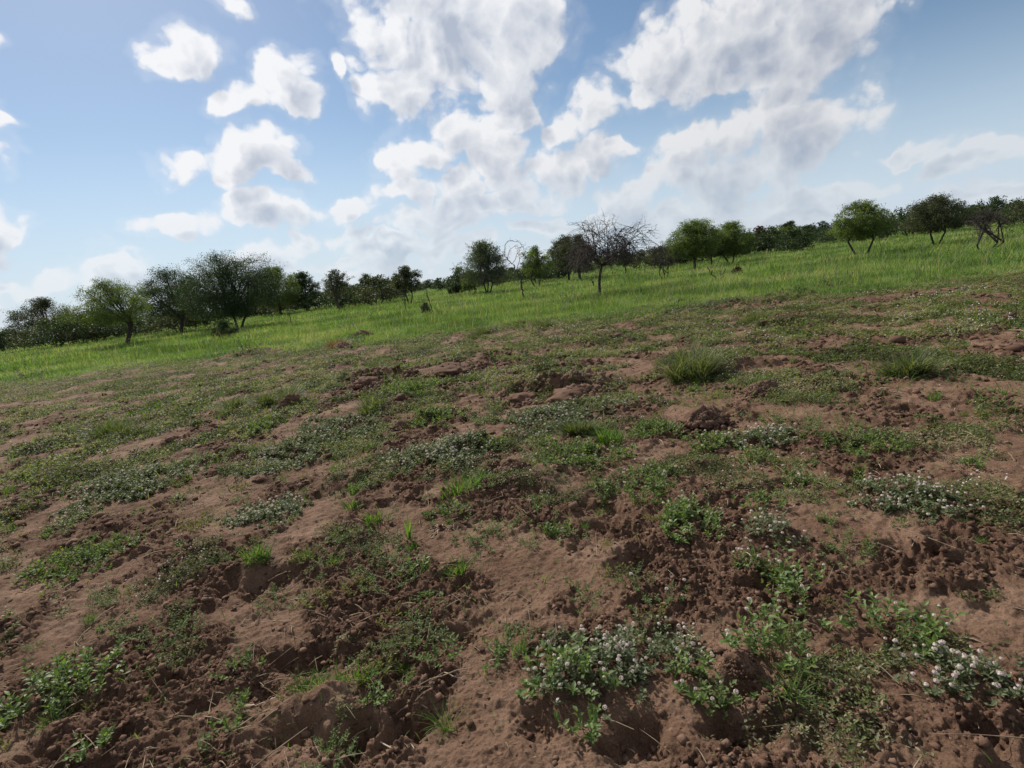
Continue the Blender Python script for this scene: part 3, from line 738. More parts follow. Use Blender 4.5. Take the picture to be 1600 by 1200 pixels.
PL = [
 # kind, px, py, half width, half depth, flowers, label
 ('lippia', 965, 1062, 112, 62, 95, 'large grey-green flowering clump with lilac white heads in the foreground', 1.25),
 ('lippia', 500, 685, 88, 26, 110, 'pale flowering mat left of centre with tiny whitish heads', 1.0),
 ('lippia', 692, 712, 72, 26, 150, 'dark flowering clump thick with lilac heads left of centre', 1.5),
 ('lippia', 872, 650, 82, 24, 130, 'wide flowering mat with white heads right of centre below the root bank', 1.2),
 ('lippia', 420, 805, 62, 20, 60, 'flowering mat lying on bare sand at the left edge', .8),
 ('lippia', 1192, 692, 52, 16, 70, 'white flowered mat at the right beyond the leafy weeds', 1.2),
 ('lippia', 1205, 850, 30, 20, 22, 'grey-green clump with a few white heads beside a soil lump at the right', 1.2),
 ('lippia', 1110, 480, 95, 6, 90, 'long pinkish flowering strip along the meadow edge on the right', 1.2),
 ('lippia', 960, 492, 60, 5, 50, 'grey flowering strip at the meadow edge under the bare tree', 1.2),
 ('broad', 880, 1095, 58, 24, 0, 'bright green leafy weed growing through the front of the flowering clump', 1.0),
 ('broad', 1205, 1055, 58, 24, 10, 'bright broad-leaved bush at the lower right edge', 1.5),
 ('broad', 1080, 1090, 24, 20, 5, 'small bright leafy weed at the right end of the flowering clump', .9),
 ('broad', 1240, 945, 26, 32, 8, 'tall leafy weed cut by the right edge of the picture', 1.9),
 ('herb', 1185, 915, 22, 22, 12, 'thin budding weed standing left of the tall right edge weed', 1.4),
 ('herb', 905, 722, 60, 22, 10, 'broad dark green weed patch in the middle of the field', 1.5),
 ('herb', 848, 702, 22, 12, 0, 'small dense green weed left of the broad middle patch', 1.6),
 ('herb', 1012, 765, 42, 24, 14, 'leafy weed clump beside a dark hole right of centre', 1.5),
 ('herb', 948, 775, 20, 10, 0, 'small green weed below the dark hole right of centre', 1.2),
 ('broad', 1082, 830, 48, 24, 8, 'loose leafy weed patch above the deep pits on the right', .9),
 ('herb', 1022, 678, 42, 12, 0, 'green weed patch left of the cone shaped dirt mound', 1.4),
 ('herb', 1118, 698, 48, 12, 6, 'creeping green weeds in front of the cone shaped dirt mound', 1.2),
 ('herb', 1182, 730, 26, 12, 4, 'pale green weed below the white flowered mat on the right', 1.4),
 ('herb', 1190, 800, 40, 10, 0, 'yellow-green creeping weeds on the sandy slope at the right', .8),
 ('fern', 600, 900, 52, 26, 0, 'feathery grey-green weed sprawling left of the lower middle', 1.3),
 ('fern', 530, 842, 28, 14, 0, 'small feathery weed above the pale stick on the left', 1.1),
 ('fern', 1022, 950, 38, 20, 4, 'feathery weed spreading over smooth sand at the lower right', 1.1),
 ('fern', 915, 950, 22, 26, 0, 'upright ragged weed on smooth sand above the flowering clump', 1.3),
 ('fern', 750, 845, 26, 16, 0, 'bushy small weed in the lower middle beside dry straw', 1.2),
 ('fern', 800, 828, 20, 12, 0, 'small grey weed right of the bushy small weed', 1.0),
 ('herb', 872, 832, 30, 16, 0, 'sparse green weed on open sand right of centre', 1.0),
 ('herb', 700, 808, 30, 12, 0, 'low green weed under the grass tuft in the middle', 1.0),
 ('fern', 665, 985, 36, 18, 0, 'green feathery weed at the top of the crumbly bank lower middle', 1.2),
 ('herb', 690, 1040, 24, 18, 0, 'small tangled weed left of the dead twig on the sand', .9),
 ('herb', 775, 1050, 16, 12, 0, 'tiny brownish weed on sand left of the flowering clump', .9),
 ('broad', 925, 1172, 16, 10, 0, 'single pale green seedling at the bottom below the flowering clump', 1.0),
 ('herb', 1120, 1120, 44, 22, 4, 'half dry trailing weed at the lower right', .8),
 ('herb', 412, 672, 26, 14, 0, 'bright green weed at the left end of the pale flowering mat', 1.2),
 ('herb', 680, 655, 38, 9, 0, 'bright low weed patch above the dark flowering clump', 1.2),
 ('herb', 365, 1140, 24, 34, 0, 'dark green weed at the left below the small hole', 1.2),
 ('herb', 380, 1050, 22, 16, 0, 'yellow-green weed at the left edge above the small hole', .9),
 ('fern', 510, 890, 18, 14, 0, 'little yellowish weed right of the crumbly bank on the left', 1.0),
 ('herb', 770, 700, 30, 8, 0, 'weed tuft between two flowering mats in the middle', 1.1),
 ('herb', 560, 760, 22, 8, 0, 'weed beside the dark hollow left of centre', 1.0),
 ('herb', 1240, 760, 24, 10, 5, 'weed patch at the right edge over the sandy slope', 1.1),
 ('herb', 640, 610, 40, 8, 0, 'dark green weed patch right of the tufted grass in the mid left', 1.6),
 ('grass', 558, 1068, 34, 18, 0, 'bright short grass tuft on the soil bank at the lower left', 1.0),
 ('grass', 492, 1082, 34, 18, 0, 'green grass patch in front of the deep hole at the lower left', .8),
 ('grass', 400, 878, 26, 12, 0, 'small dark grass tuft on the crumbly bank at the left', 1.1),
 ('grass', 585, 822, 16, 10, 0, 'small green grass tuft left of the maize seedling', 1.0),
 ('grass', 552, 800, 12, 10, 0, 'short dark grass tuft on sand left of centre', 1.0),
 ('grass', 722, 778, 24, 10, 0, 'upright dark green grass tuft in the middle', 1.5),
 ('grass', 722, 895, 22, 12, 0, 'fresh grass tuft on smooth sand in the lower middle', 1.0),
 ('grass', 520, 1180, 22, 14, 0, 'short grass tuft at the bottom left of centre', .8),
 ('grass', 1232, 1130, 20, 14, 0, 'short spiky grass tuft at the lower right corner', 1.0),
 ('grass', 950, 700, 20, 14, 0, 'thin upright grass among the white flowered mat', 1.8),
 ('grass', 700, 1150, 16, 10, 0, 'few thin grass blades on crumbly soil at the bottom', 1.1),
 ('tall', 1080, 592, 48, 8, 0, 'big bushy tuft of tall grass right of centre', 1.6),
 ('tall', 592, 640, 26, 8, 0, 'dark green spiky grass tuft left of centre', .75),
 ('tall', 432, 632, 40, 8, 0, 'tall pale grass tuft beside the broken soil lump at the left', .9),
 ('tall', 372, 640, 34, 10, 0, 'bushy grass tuft at the left edge of the field', .7),
 ('tall', 590, 588, 14, 5, 0, 'thin upright grass tuft on top of the curved bank', .7),
 ('fern', 1240, 680, 24, 16, 0, 'tall green bushy weed at the right edge of the field', 3.0),
 ('tall', 760, 522, 40, 4, 0, 'blue-green grass tuft at the meadow edge in the middle', .75),
 ('tall', 848, 512, 30, 4, 0, 'grass tuft at the meadow edge right of the middle', .8),
 ('tall', 905, 680, 18, 6, 0, 'thin tall grass standing in the flowering mat right of centre', .6),
 ('tall', 1180, 505, 30, 4, 0, 'dark grass tuft near the meadow edge on the right', .8),
 ('red', 528, 543, 18, 3, 0, 'withered reddish grass tuft beside a dark clod at the meadow edge', 1.0),
 ('straw', 690, 830, 44, 16, 0, 'flattened patch of dry straw in the lower middle', 1.0),
 ('straw', 905, 612, 44, 5, 0, 'dry straw hanging over the root bank in the middle', 2.0),
 # beyond the borders of the photograph
 ('lippia', 210, 760, 80, 26, 80, 'flowering mat on the soil far left', 1.1),
 ('herb', 120, 880, 60, 26, 0, 'green weed patch on the far left', 1.2),
 ('fern', 260, 980, 50, 26, 0, 'feathery weed on bare soil far left', 1.2),
 ('broad', 110, 1080, 60, 30, 0, 'bright leafy weed in the lower left corner', 1.2),
 ('tall', 180, 680, 40, 8, 0, 'grass tuft on the soil far left', .9),
 ('lippia', 1420, 800, 80, 26, 80, 'flowering mat on the soil far right', 1.1),
 ('herb', 1350, 700, 60, 16, 0, 'green weed patch on the far right', 1.2),
 ('broad', 1390, 1010, 60, 30, 8, 'bright leafy bush on the far right foreground', 1.2),
 ('lippia', 1500, 1090, 80, 40, 50, 'flowering clump in the lower right corner', 1.1),
 ('tall', 1420, 590, 40, 8, 0, 'grass tuft on the soil far right', .9),
 ('fern', 1320, 880, 40, 22, 0, 'feathery weed on bare soil far right', 1.1),
]
NAMES = {'lippia': 'flowering_weed', 'broad': 'leafy_weed', 'herb': 'creeping_weed', 'fern': 'feathery_weed', 'grass': 'grass_tuft', 'tall': 'tall_grass_tuft', 'red': 'withered_grass_tuft', 'straw': 'straw_patch'}
for i, (kind, px, py, a, b, nf, label, hh) in enumerate(PL):
    o, tips, rg, s = plant(kind, px, py, a, b, label, NAMES[kind], hh)
    if nf: add_flowers(o, tips, rg, s, nf, parts=(i == 0))

# maize seedling
def maize():
    x, y = at(640, 842); g = Geo(); z = Hs(x, y)
    P = np.array([[0, 0, -.01]] * 6); az = np.array([.2, 3.3, 1.3, 4.4, 5.6, 2.4])
    blades(g, P, np.array([.20, .17, .15, .13, .10, .16]), az, np.array([.02, .1, .25, .3, .7, .12]), np.array([.020, .018, .016, .014, .012, .017]), np.array([.8, .6, .9, .5, .7, .8]), 5, .5)
    o = thing('maize_seedling', x, y, 'upright yellow-green maize seedling standing on the soil left of centre', 'seedling')
    link('leaf_blades', g.mesh('leaf_blades', M_GRASS), parent=o); s = Geo(); tube(s, [[0, 0, -.01], [0, 0, .06]], [.006, .004], 6, .9); link('stem', s.mesh('stem', M_GRASS), parent=o)
maize()

# dead twigs and stalks lying on the soil
def twig(pts_px, rad, label, lift=.012, mat=None):
    P = []
    for k, (px, py) in enumerate(pts_px):
        x, y = at(px, py); P.append([x, y, Hs(x, y) + rad + (lift if 0 < k < len(pts_px) - 1 else 0)])
    P = np.array(P); b = P[0].copy()
    t = np.linspace(0, 1, 12); Q = np.stack([np.interp(t, np.linspace(0, 1, len(P)), P[:, i]) for i in range(3)], 1)
    Q[1:-1] += np.random.default_rng(len(label)).normal(size=(10, 3)) * rad * .6
    g = Geo(); tube(g, Q - b, np.linspace(rad, rad * .5, 12), 6)
    tag(link('dead_twig', g.mesh('dead_twig', mat or M_TWIG, True), tuple(b)), label, 'twig')
twig([(536, 862), (552, 878), (573, 897)], .0022, 'straight pale stalk slanting over sand left of the feathery weed')
twig([(376, 1094), (400, 1098), (432, 1090)], .0032, 'curved pale twig in front of the small hole at the left')
twig([(580, 1140), (615, 1158), (640, 1172), (652, 1195)], .0028, 'long thin dead twig at the bottom left of centre')
twig([(668, 1162), (690, 1150), (706, 1140)], .0020, 'short dark twig crossing the soil at the bottom centre', mat=M_DEAD)
twig([(697, 1066), (728, 1076)], .0022, 'short straight straw lying on smooth sand lower middle')
twig([(1152, 872), (1170, 885), (1188, 905)], .0025, 'thin bent stalk beside the weed at the right')
twig([(1030, 885), (1034, 896)], .0022, 'broken white stalk standing out of the deep pit')
twig([(1062, 1010), (1080, 1016), (1092, 1022)], .0040, 'short thick grey stick right of the flowering clump')
twig([(362, 778), (384, 786)], .0026, 'pale stalk on the soil at the left edge')
twig([(1225, 812), (1248, 803)], .0035, 'pair of pale sticks at the right edge')
twig([(870, 1015), (866, 1022)], .0018, 'tiny straw beside the first lilac flowers')
twig([(880, 1040), (912, 1030)], .0018, 'thin straw lying left of the flowering clump top', .02)

# larger lumps of earth
def lump(name, px, py, wpx, hpx, label, seed, peak=0.0, root=False):
    x, y = at(px, py); s = px_size(px, py); w, h = wpx * s, hpx * s
    V, F = ico(4, seed, .30)
    g0 = np.random.default_rng(seed)
    k = g0.normal(size=(24, 3)) * 13; V = V * (1 + np.sin(V @ k.T + g0.uniform(0, 6, 24)).sum(1) * .022)[:, None]
    rr = np.hypot(V[:, 0], V[:, 1]); V[:, 2] = V[:, 2] * (1 - peak * np.clip(rr, 0, 1)) + peak * .35 * (1 - np.clip(rr, 0, 1))
    V = V * np.array([w / 2.3, w / 2.8, h * .72]); V[:, 2] += h * .05
    g = Geo(); g.add(V, F, None, .35 + .3 * g0.random(len(V)))
    gc = Geo(); n = 620; D = g0.normal(size=(n, 2)) * .34; X, Y = D[:, 0] * w, D[:, 1] * w
    z = H(X + x, Y + y) - Hs(x, y)
    rr = np.hypot(X / (w / 2), Y / (w / 2.4)); z = np.maximum(z, h * .8 * (1 - rr * .9))
    sz = (.015 + .075 * g0.random(n) ** 2) * min(w, .5); tv, tf = ico(1, seed + 1, .3)
    stamp(tv, tf, np.stack([X, Y, z], 1), rot_rand(n, g0) * sz[:, None, None], g0.random(n), gc)
    o = thing(name, x, y, label, 'soil'); link('soil_body', g.mesh('soil_body', M_CLOD, False), parent=o); link('crumbs', gc.mesh('crumbs', M_CLOD, False), parent=o)['kind'] = 'stuff'
    if root:
        r = Geo()
        for i in range(60):
            a = g0.uniform(0, 6.28); q = g0.uniform(.1, .6); p = np.array([math.cos(a) * q * w * .5, math.sin(a) * q * w * .4, h * .8 * (1 - q * .7)])
            d = np.array([math.cos(a), math.sin(a), -.2]) * g0.uniform(.06, .22) * w + g0.normal(size=3) * w * .05
            tube(r, [p, p + d * .5 + [0, 0, h * .06], p + d + [0, 0, -h * .3]], [.0022, .0018, .0008], 4)
        link('dry_roots', r.mesh('dry_roots', M_DEAD), parent=o)
lump('dirt_mound', 1100, 668, 66, 32, 'cone shaped dirt mound with dry roots right of centre', 5, .55, True)
lump('dirt_mound', 1188, 618, 46, 18, 'rounded brown dirt mound near the right edge of the field', 8, .2, True)
lump('soil_lump', 455, 640, 26, 24, 'dark upright broken lump of soil at the left', 12, .1)
lump('soil_lump', 505, 640, 34, 9, 'low crumbly lump right of the upright broken one', 13, .1)
lump('soil_lump', 628, 665, 30, 12, 'red-brown crumbly soil lump above the dark flowering clump', 14, .2)
lump('soil_lump', 768, 718, 30, 18, 'pointed soil lump beside the dark flowering clump', 15, .5)
lump('soil_lump', 800, 742, 44, 16, 'crumbly soil lump right of the dark flowering clump', 16, .3)
lump('root_bank', 905, 615, 90, 17, 'long bank of turned soil with hanging dry roots in the middle', 17, .1, True)
lump('root_bank', 700, 586, 92, 15, 'dark overturned soil bank left of centre', 18, .1)
lump('root_bank', 572, 608, 70, 18, 'curved soil bank behind the spiky grass tuft', 19, .2)
lump('soil_lump', 536, 545, 34, 13, 'dark clod beside the withered reddish grass', 20, .2)
lump('soil_lump', 566, 527, 22, 7, 'small grey clod on the soil edge near the reddish grass', 21, .2)
lump('soil_lump', 1160, 1082, 44, 30, 'rounded soil lump below the bright bush at the lower right', 22, .1)
lump('soil_lump', 1145, 845, 30, 14, 'small crumbly lump beside the grey-green clump on the right', 23, .3)
lump('soil_lump', 820, 622, 60, 12, 'low dark soil bank left of the root bank', 24, .1)
lump('soil_lump', 402, 1065, 40, 14, 'rounded crust behind the small hole at the left', 25, .1)

# ------------------------------------------------------------------ trees
def bez(p0, p1, p2, n):
    t = np.linspace(0, 1, n)[:, None]; return (1 - t) ** 2 * p0 + 2 * t * (1 - t) * p1 + t ** 2 * p2
def make_tree(seed, h, w, trunk_r, fork=.3, low=.25, stems=1, dome=.0, lean=0.0, leaves=6000, leaf=.10, aspect=.32, twigs=5, bare=False, spiky=0.0, droop=0.0, gaps=.25, limbs=7, subs=5, flat=1.0):
    """trunk with limbs, crown; local coordinates, height h, crown width w; low = height fraction of the crown's underside"""
    rg = np.random.default_rng(seed); tr, cr = Geo(), Geo()
    cx = lean * h; c0 = np.array([cx, 0, h * (low + (1 - low) * .35)])
    up, dn = h - c0[2], c0[2] - h * low
    def env(u, v, q):        # direction azimuth u, sine of elevation v, radius fraction q
        e = math.sqrt(max(0, 1 - v * v)); rz = up if v > 0 else dn
        lump_ = 1 + .16 * math.sin(3 * u + seed) + .10 * math.sin(5 * u + 2 * seed)
        return c0 + np.array([math.cos(u) * e * w / 2 * lump_ * q, math.sin(u) * e * w / 2 * lump_ * q, v * rz * q * (1 + .06 * math.sin(4 * u + seed))])
    forks = []
    for s in range(stems):
        b = np.array([rg.normal() * trunk_r * 1.6, rg.normal() * trunk_r * 1.6, -.06]) if stems > 1 else np.array([0, 0, -.08])
        f = np.array([cx * fork + rg.normal() * w * .05 * (stems > 1), rg.normal() * w * .05 * (stems > 1), h * fork * rg.uniform(.85, 1.1)])
        if stems > 1: f[:2] += b[:2] * 3
        mid = (b + f) / 2 + np.array([rg.normal(), rg.normal(), 0]) * h * .018
        pts = bez(b, mid, f, 6)
        rad = trunk_r / (stems ** .4) * np.interp(np.linspace(0, 1, 6), [0, .15, 1], [1.25, 1, .78])
        tube(tr, pts, rad, 8); forks.append(f)
    ends = []
    for i in range(limbs):
        f = forks[i % len(forks)]; u = (i / limbs + rg.uniform(-.06, .06)) * 2 * math.pi; v = rg.uniform(.0, .75) * flat if i % 3 else .95 * flat
        e = env(u, v, rg.uniform(.45, .65)); r1 = trunk_r * .45
        ctl = f + (e - f) * .45 + np.array([0, 0, (e[2] - f[2]) * (.10 - droop) + rg.normal() * .03 * h])
        pts = bez(f, ctl, e, 6); tube(tr, pts, np.linspace(r1 * 1.3, r1 * .6, 6), 6)
        for j in range(subs):
            st = pts[rg.integers(2, 6)]
            u2 = u + rg.normal() * .55; v2 = np.clip(v + rg.normal() * .4, -.75, .98)
            e2 = env(u2, v2, rg.uniform(.75, .97))
            c2 = (st + e2) / 2 + np.array([0, 0, .07 * h + droop * h * .1]) + rg.normal(size=3) * .02 * h
            p2 = bez(st, c2, e2, 5); tube(tr if j % 2 == 0 else cr, p2, np.linspace(r1 * .5, r1 * .2, 5), 4)
            ends.append((e2, e2 - c2)); ends.append((p2[3], p2[4] - p2[2]))
            for k in range(twigs):
                s3 = p2[rg.integers(1, 5)]; d = (e2 - c2) / max(np.linalg.norm(e2 - c2), .01) + rg.normal(size=3) * .75
                d[2] += .25 - droop * 1.2
                ln = rg.uniform(.10, .24) * w * (1.0 if bare else .6); d = d / np.linalg.norm(d)
                e3 = s3 + d * ln; cc = s3 + d * ln * .5 + rg.normal(size=3) * ln * .15 + np.array([0, 0, .1 * ln + droop * ln * .4])
                if e3[2] > h * 1.03: e3[2] = h * 1.03 - rg.random() * .1 * h
                p3 = bez(s3, cc, e3, 4); tube(cr, p3, np.linspace(r1 * .24, r1 * .10, 4) * (1.5 if bare else 1), 3)
                ends.append((e3, d))
                if bare:
                    for m in range(4):
                        s4 = p3[rg.integers(1, 4)]; d4 = d + rg.normal(size=3) * .8; d4[2] -= droop * .5; d4 /= np.linalg.norm(d4)
                        l4 = ln * rg.uniform(.25, .6); tube(cr, [s4, s4 + d4 * l4 * .5 + rg.normal(size=3) * l4 * .08, s4 + d4 * l4], [r1 * .20, r1 * .15, r1 * .09], 3)
                        if rg.random() < .3: ends.append((s4 + d4 * l4, d4))
    if leaves:
        E = np.array([e[0] for e in ends]); DE = np.array([e[1] / max(np.linalg.norm(e[1]), 1e-6) for e in ends])
        # extra clusters filling the envelope, with gaps
        ne = int(60 + leaves / 90); ex = []
        while len(ex) < ne:
            u, v, q = rg.uniform(0, 6.28), rg.uniform(-1, 1), rg.random() ** .4
            p = env(u, v, q * .93)
            if math.sin(p[0] * 5 / w * 2 + seed) * math.cos(p[2] * 7 / h * 2 + seed * 2) * math.sin(p[1] * 5 / w * 2 + 1) > .5 - gaps * .9: continue
            ex.append(p)
        E = np.concatenate([E, np.array(ex)]); DE = np.concatenate([DE, (np.array(ex) - c0) / np.maximum(np.linalg.norm(np.array(ex) - c0, axis=1, keepdims=True), .01)])
        ci = rg.integers(0, len(E), leaves); cs = rg.uniform(.5, 1.3, len(E)) * w * .038; cb = rg.random(len(E))
        P = E[ci] + np.clip(rg.normal(size=(leaves, 3)), -1.6, 1.6) * cs[ci][:, None] * np.array([1, 1, .7])
        if spiky:
            t = rg.random(leaves)[:, None]; P = P + DE[ci] * t * spiky * w * .18
        P[:, 2] = np.maximum(P[:, 2], h * low * .75)
        D = DE[ci] * (.35 + 2 * spiky) + rg.normal(size=(leaves, 3)) * 1.0 + np.array([0, 0, .3])
        ln = leaf * rg.uniform(.6, 1.35, leaves); wd = ln * aspect * rg.uniform(.7, 1.3, leaves)
        B = basis(D, roll=rg.uniform(-1.5, 1.5, leaves), rg=rg) * np.stack([wd, ln, ln], 1)[:, None, :]
        lg = Geo(); stamp(LEAF4, LEAF4F, P, B, np.clip(.08 + .70 * cb[ci] + .28 * rg.random(leaves), 0, 1), lg)
    else: lg = None
    return tr, cr, lg
def tree(name, px, py, top, wpx, label, cat='tree', mat=None, bark=None, group=None, seed=None, dark=False, **k):
    """px, py: foot of the tree in the photograph; top: row of its top; wpx: crown width"""
    x, y = at(px, py); s = px_size(px, py); h = (py - top) * s * 1.0; w = wpx * s
    seed = seed if seed is not None else int(px * 3 + py)
    k.setdefault('trunk_r', .028 * h); k.setdefault('leaf', max(.06, s * 1.55)); k.setdefault('aspect', .5)
    if 'leaves' not in k: k['leaves'] = int(min(max((py - top) * wpx * 1.25, 900), 15000))
    k['leaves'] = int(k['leaves'] * 5.0)
    tr, cr, lg = make_tree(seed, h, w, **k)
    o = thing(name, x, y, label, cat, group)
    link('trunk', tr.mesh('trunk', bark or M_BARK, True), parent=o)
    if lg is not None:
        c = link('crown', lg.mesh('crown', mat or M_ACACIA), parent=o)
        if cr.n: link('twigs', cr.mesh('twigs', bark or M_BARK), parent=c)
    elif cr.n: link('branches', cr.mesh('branches', bark or M_BARK), parent=o)
    return o

tree('acacia_tree', 374, 514, 398, 160, 'largest dark green tree, broad and low branched at the left edge', mat=M_ACDARK, low=.15, fork=.2, stems=2, trunk_r=.13, leaves=19000, gaps=.0, limbs=11, lean=.0)
tree('dark_shrub', 352, 528, 502, 40, 'low dark shrub at the foot of the largest left tree', 'shrub', mat=M_ACDARK, low=.02, fork=.1, stems=3, gaps=.0)
tree('acacia_tree', 440, 492, 420, 74, 'green leafy tree just right of the largest left tree', mat=M_ACACIA, low=.12, fork=.25, gaps=.05)
tree('acacia_tree', 480, 486, 428, 58, 'dense dark tree third from the left', mat=M_ACDARK, low=.15, fork=.2, stems=3, gaps=.05)
tree('acacia_tree', 534, 484, 424, 46, 'airy tree with pale bare limbs showing under a thin crown', mat=M_OLIVE, low=.3, fork=.25, stems=2, leaves=1500, gaps=.4, bark=M_DEAD)
tree('acacia_tree', 580, 474, 430, 34, 'small tree with one thin trunk between airy and dark trees', mat=M_OLIVE, low=.3, fork=.4, leaves=1300)
tree('dark_shrub', 608, 472, 437, 40, 'dark thicket shrub between two small trees left of centre', 'shrub', mat=M_ACDARK, low=.1, fork=.15, stems=3)
tree('acacia_tree', 640, 474, 419, 48, 'round dark crowned tree standing over a bare forked sapling', mat=M_OLIVE, low=.26, fork=.3, stems=2, gaps=.1, leaves=3600)
tree('bare_sapling', 635, 488, 452, 18, 'bare forked sapling under the round crowned tree', mat=None, bark=M_BARK, leaves=0, bare=True, low=.3, fork=.3, limbs=4, subs=2, twigs=2, trunk_r=.028)
tree('bare_sapling', 455, 504, 478, 14, 'short bare forked stem in the grass near the left trees', bark=M_BARK, leaves=0, bare=True, low=.3, fork=.35, limbs=3, subs=2, twigs=2, trunk_r=.035)
tree('bare_sapling', 677, 490, 450, 16, 'thin bare sapling leaning left in the open grass', bark=M_BARK, leaves=0, bare=True, low=.35, fork=.5, limbs=4, subs=2, twigs=2, lean=-.16, trunk_r=.022)
tree('grey_shrub', 667, 492, 474, 16, 'small grey shrub beside the leaning bare sapling', 'shrub', mat=M_GREYLEAF, low=.05, fork=.1, stems=3, leaves=500, leaf=.06)
tree('bare_sapling', 692, 464, 440, 10, 'very thin bare sapling before the far dark trees', bark=M_BARK, leaves=0, bare=True, low=.4, fork=.4, limbs=3, subs=2, twigs=1, trunk_r=.02)
tree('dark_shrub', 714, 460, 445, 32, 'low round dark bush left of the spiky bush', 'shrub', mat=M_ACDARK, low=.02, fork=.1, stems=3, leaves=1500)
tree('light_green_shrub', 738, 460, 425, 30, 'light green leafy shrub on the left flank of the spiky bush', 'shrub', mat=M_ACACIA, low=.15, fork=.15, stems=3, leaves=1600)
tree('spiky_bush', 762, 459, 390, 62, 'blue-green bush with stiff upswept branches like a broom', 'bush', mat=M_GREYLEAF, low=.22, fork=.22, stems=3, leaves=4200, spiky=1.0, aspect=.16, leaf=.17, limbs=11, subs=6, twigs=6, gaps=.35)
tree('acacia_tree', 840, 448, 388, 52, 'green feathery tree behind the arching dead tree', mat=M_ACACIA, low=.2, fork=.2, stems=2, leaves=2600, gaps=.35)
tree('dead_twig_bush', 836, 471, 450, 26, 'small bush of dead twigs right of the arching dead tree', 'shrub', bark=M_DEAD, leaves=0, bare=True, low=.1, fork=.05, stems=3, limbs=6, subs=3, twigs=2, trunk_r=.012)
tree('acacia_tree', 889, 439, 372, 66, 'olive green tree left behind the bare umbrella tree', mat=M_OLIVE, low=.24, fork=.3, leaves=5000, gaps=.1, trunk_r=.13)
tree('acacia_tree', 907, 438, 370, 62, 'darker olive tree close behind the bare umbrella tree', mat=M_OLIVE, low=.26, fork=.32, leaves=4200, gaps=.15, trunk_r=.14)
tree('bare_umbrella_tree', 938, 461, 347, 132, 'large leafless tree with wide umbrella of bare drooping twigs', bark=M_BARK, leaves=0, bare=True, low=.30, fork=.38, limbs=13, subs=7, twigs=6, droop=.5, lean=.16, trunk_r=.07, seed=2, flat=.42)
tree('acacia_tree', 978, 431, 394, 32, 'small dark tree seen under the right side of the bare umbrella tree', mat=M_ACDARK, low=.35, fork=.4, leaves=1300)
tree('bare_sapling', 999, 424, 402, 10, 'thin bare stick tree right of the bare umbrella tree', bark=M_BARK, leaves=0, bare=True, low=.4, fork=.4, limbs=3, subs=2, twigs=1, trunk_r=.03)
tree('leafless_bush', 1039, 438, 384, 52, 'leafless bush with many fine upright stems left of the green tree', 'bush', bark=M_BARK, leaves=0, bare=True, low=.25, fork=.18, stems=3, limbs=9, subs=6, twigs=4, trunk_r=.04)
tree('acacia_tree', 1086, 422, 350, 88, 'bright green spreading acacia right of the leafless bush', mat=M_ACACIA, low=.24, fork=.35, leaves=9500, gaps=.1, trunk_r=.1, limbs=10)
tree('acacia_tree', 1142, 411, 352, 78, 'bright green acacia, second of the pair on the right', mat=M_ACACIA, low=.16, fork=.3, stems=2, leaves=7500, gaps=.12, limbs=10)
tree('acacia_tree', 1112, 415, 362, 60, 'dark low tree filling the gap between the two bright acacias', mat=M_OLIVE, low=.2, fork=.3, leaves=2600)
tree('rusty_bush', 1189, 395, 355, 26, 'reddish brown bush standing alone before the dark right trees', 'bush', mat=M_RUST, low=.15, fork=.2, stems=2, leaves=1900, gaps=.05)
tree('grey_shrub', 1152, 430, 418, 18, 'small reddish dry shrub in the grass below the bright acacias', 'shrub', mat=M_RUST, low=.02, fork=.1, stems=3, leaves=350, leaf=.06)
tree('bare_sapling', 1172, 426, 411, 7, 'single short bare stick in the grass on the right', bark=M_BARK, leaves=0, bare=True, low=.4, fork=.5, limbs=2, subs=1, twigs=1, trunk_r=.03)
tree('dark_tree', 1232, 384, 349, 40, 'peaked dark tree highest of the right hand group', mat=M_ACDARK, low=.05, fork=.2, leaves=3600, gaps=.0)
tree('dark_tree', 1208, 388, 361, 34, 'flat topped dark tree between rusty bush and peaked tree', mat=M_ACDARK, low=.05, fork=.2, leaves=2400, gaps=.0)
tree('dark_tree', 1166, 392, 367, 34, 'low dark tree right behind the second bright acacia', mat=M_ACDARK, low=.05, fork=.2, leaves=2000, gaps=.0)
tree('dark_tree', 1262, 382, 355, 44, 'dark tree cut by the right edge of the photo', mat=M_ACDARK, low=.05, fork=.2, leaves=2600, gaps=.0)
tree('green_shrub', 1240, 392, 376, 22, 'pale green shrub in the grass at the right edge', 'shrub', mat=M_ACACIA, low=.05, fork=.2, leaves=700, gaps=.0)
# beyond the photograph's borders
tree('acacia_tree', 285, 520, 424, 120, 'broad green acacia on the far left', mat=M_ACDARK, low=.24, fork=.25, stems=2, gaps=.15, leaves=9000)
tree('acacia_tree', 190, 540, 440, 110, 'green acacia with two trunks on the far left', mat=M_ACACIA, low=.3, fork=.3, stems=2, gaps=.2, leaves=8000)
tree('acacia_tree', 80, 535, 470, 90, 'round acacia near the left end', mat=M_OLIVE, low=.25, fork=.3, stems=2, gaps=.2, leaves=5000)
tree('acacia_tree', 1345, 400, 320, 90, 'broad green acacia on the far right', mat=M_ACACIA, low=.3, fork=.3, stems=2, gaps=.15, leaves=8000)
tree('acacia_tree', 1460, 385, 312, 90, 'olive acacia near the right end', mat=M_OLIVE, low=.28, fork=.3, stems=2, gaps=.2, leaves=6500)
tree('leafless_bush', 1540, 392, 330, 60, 'leafless bush at the far right', 'bush', bark=M_BARK, leaves=0, bare=True, low=.25, fork=.18, stems=3, limbs=9, subs=6, twigs=4, trunk_r=.05)

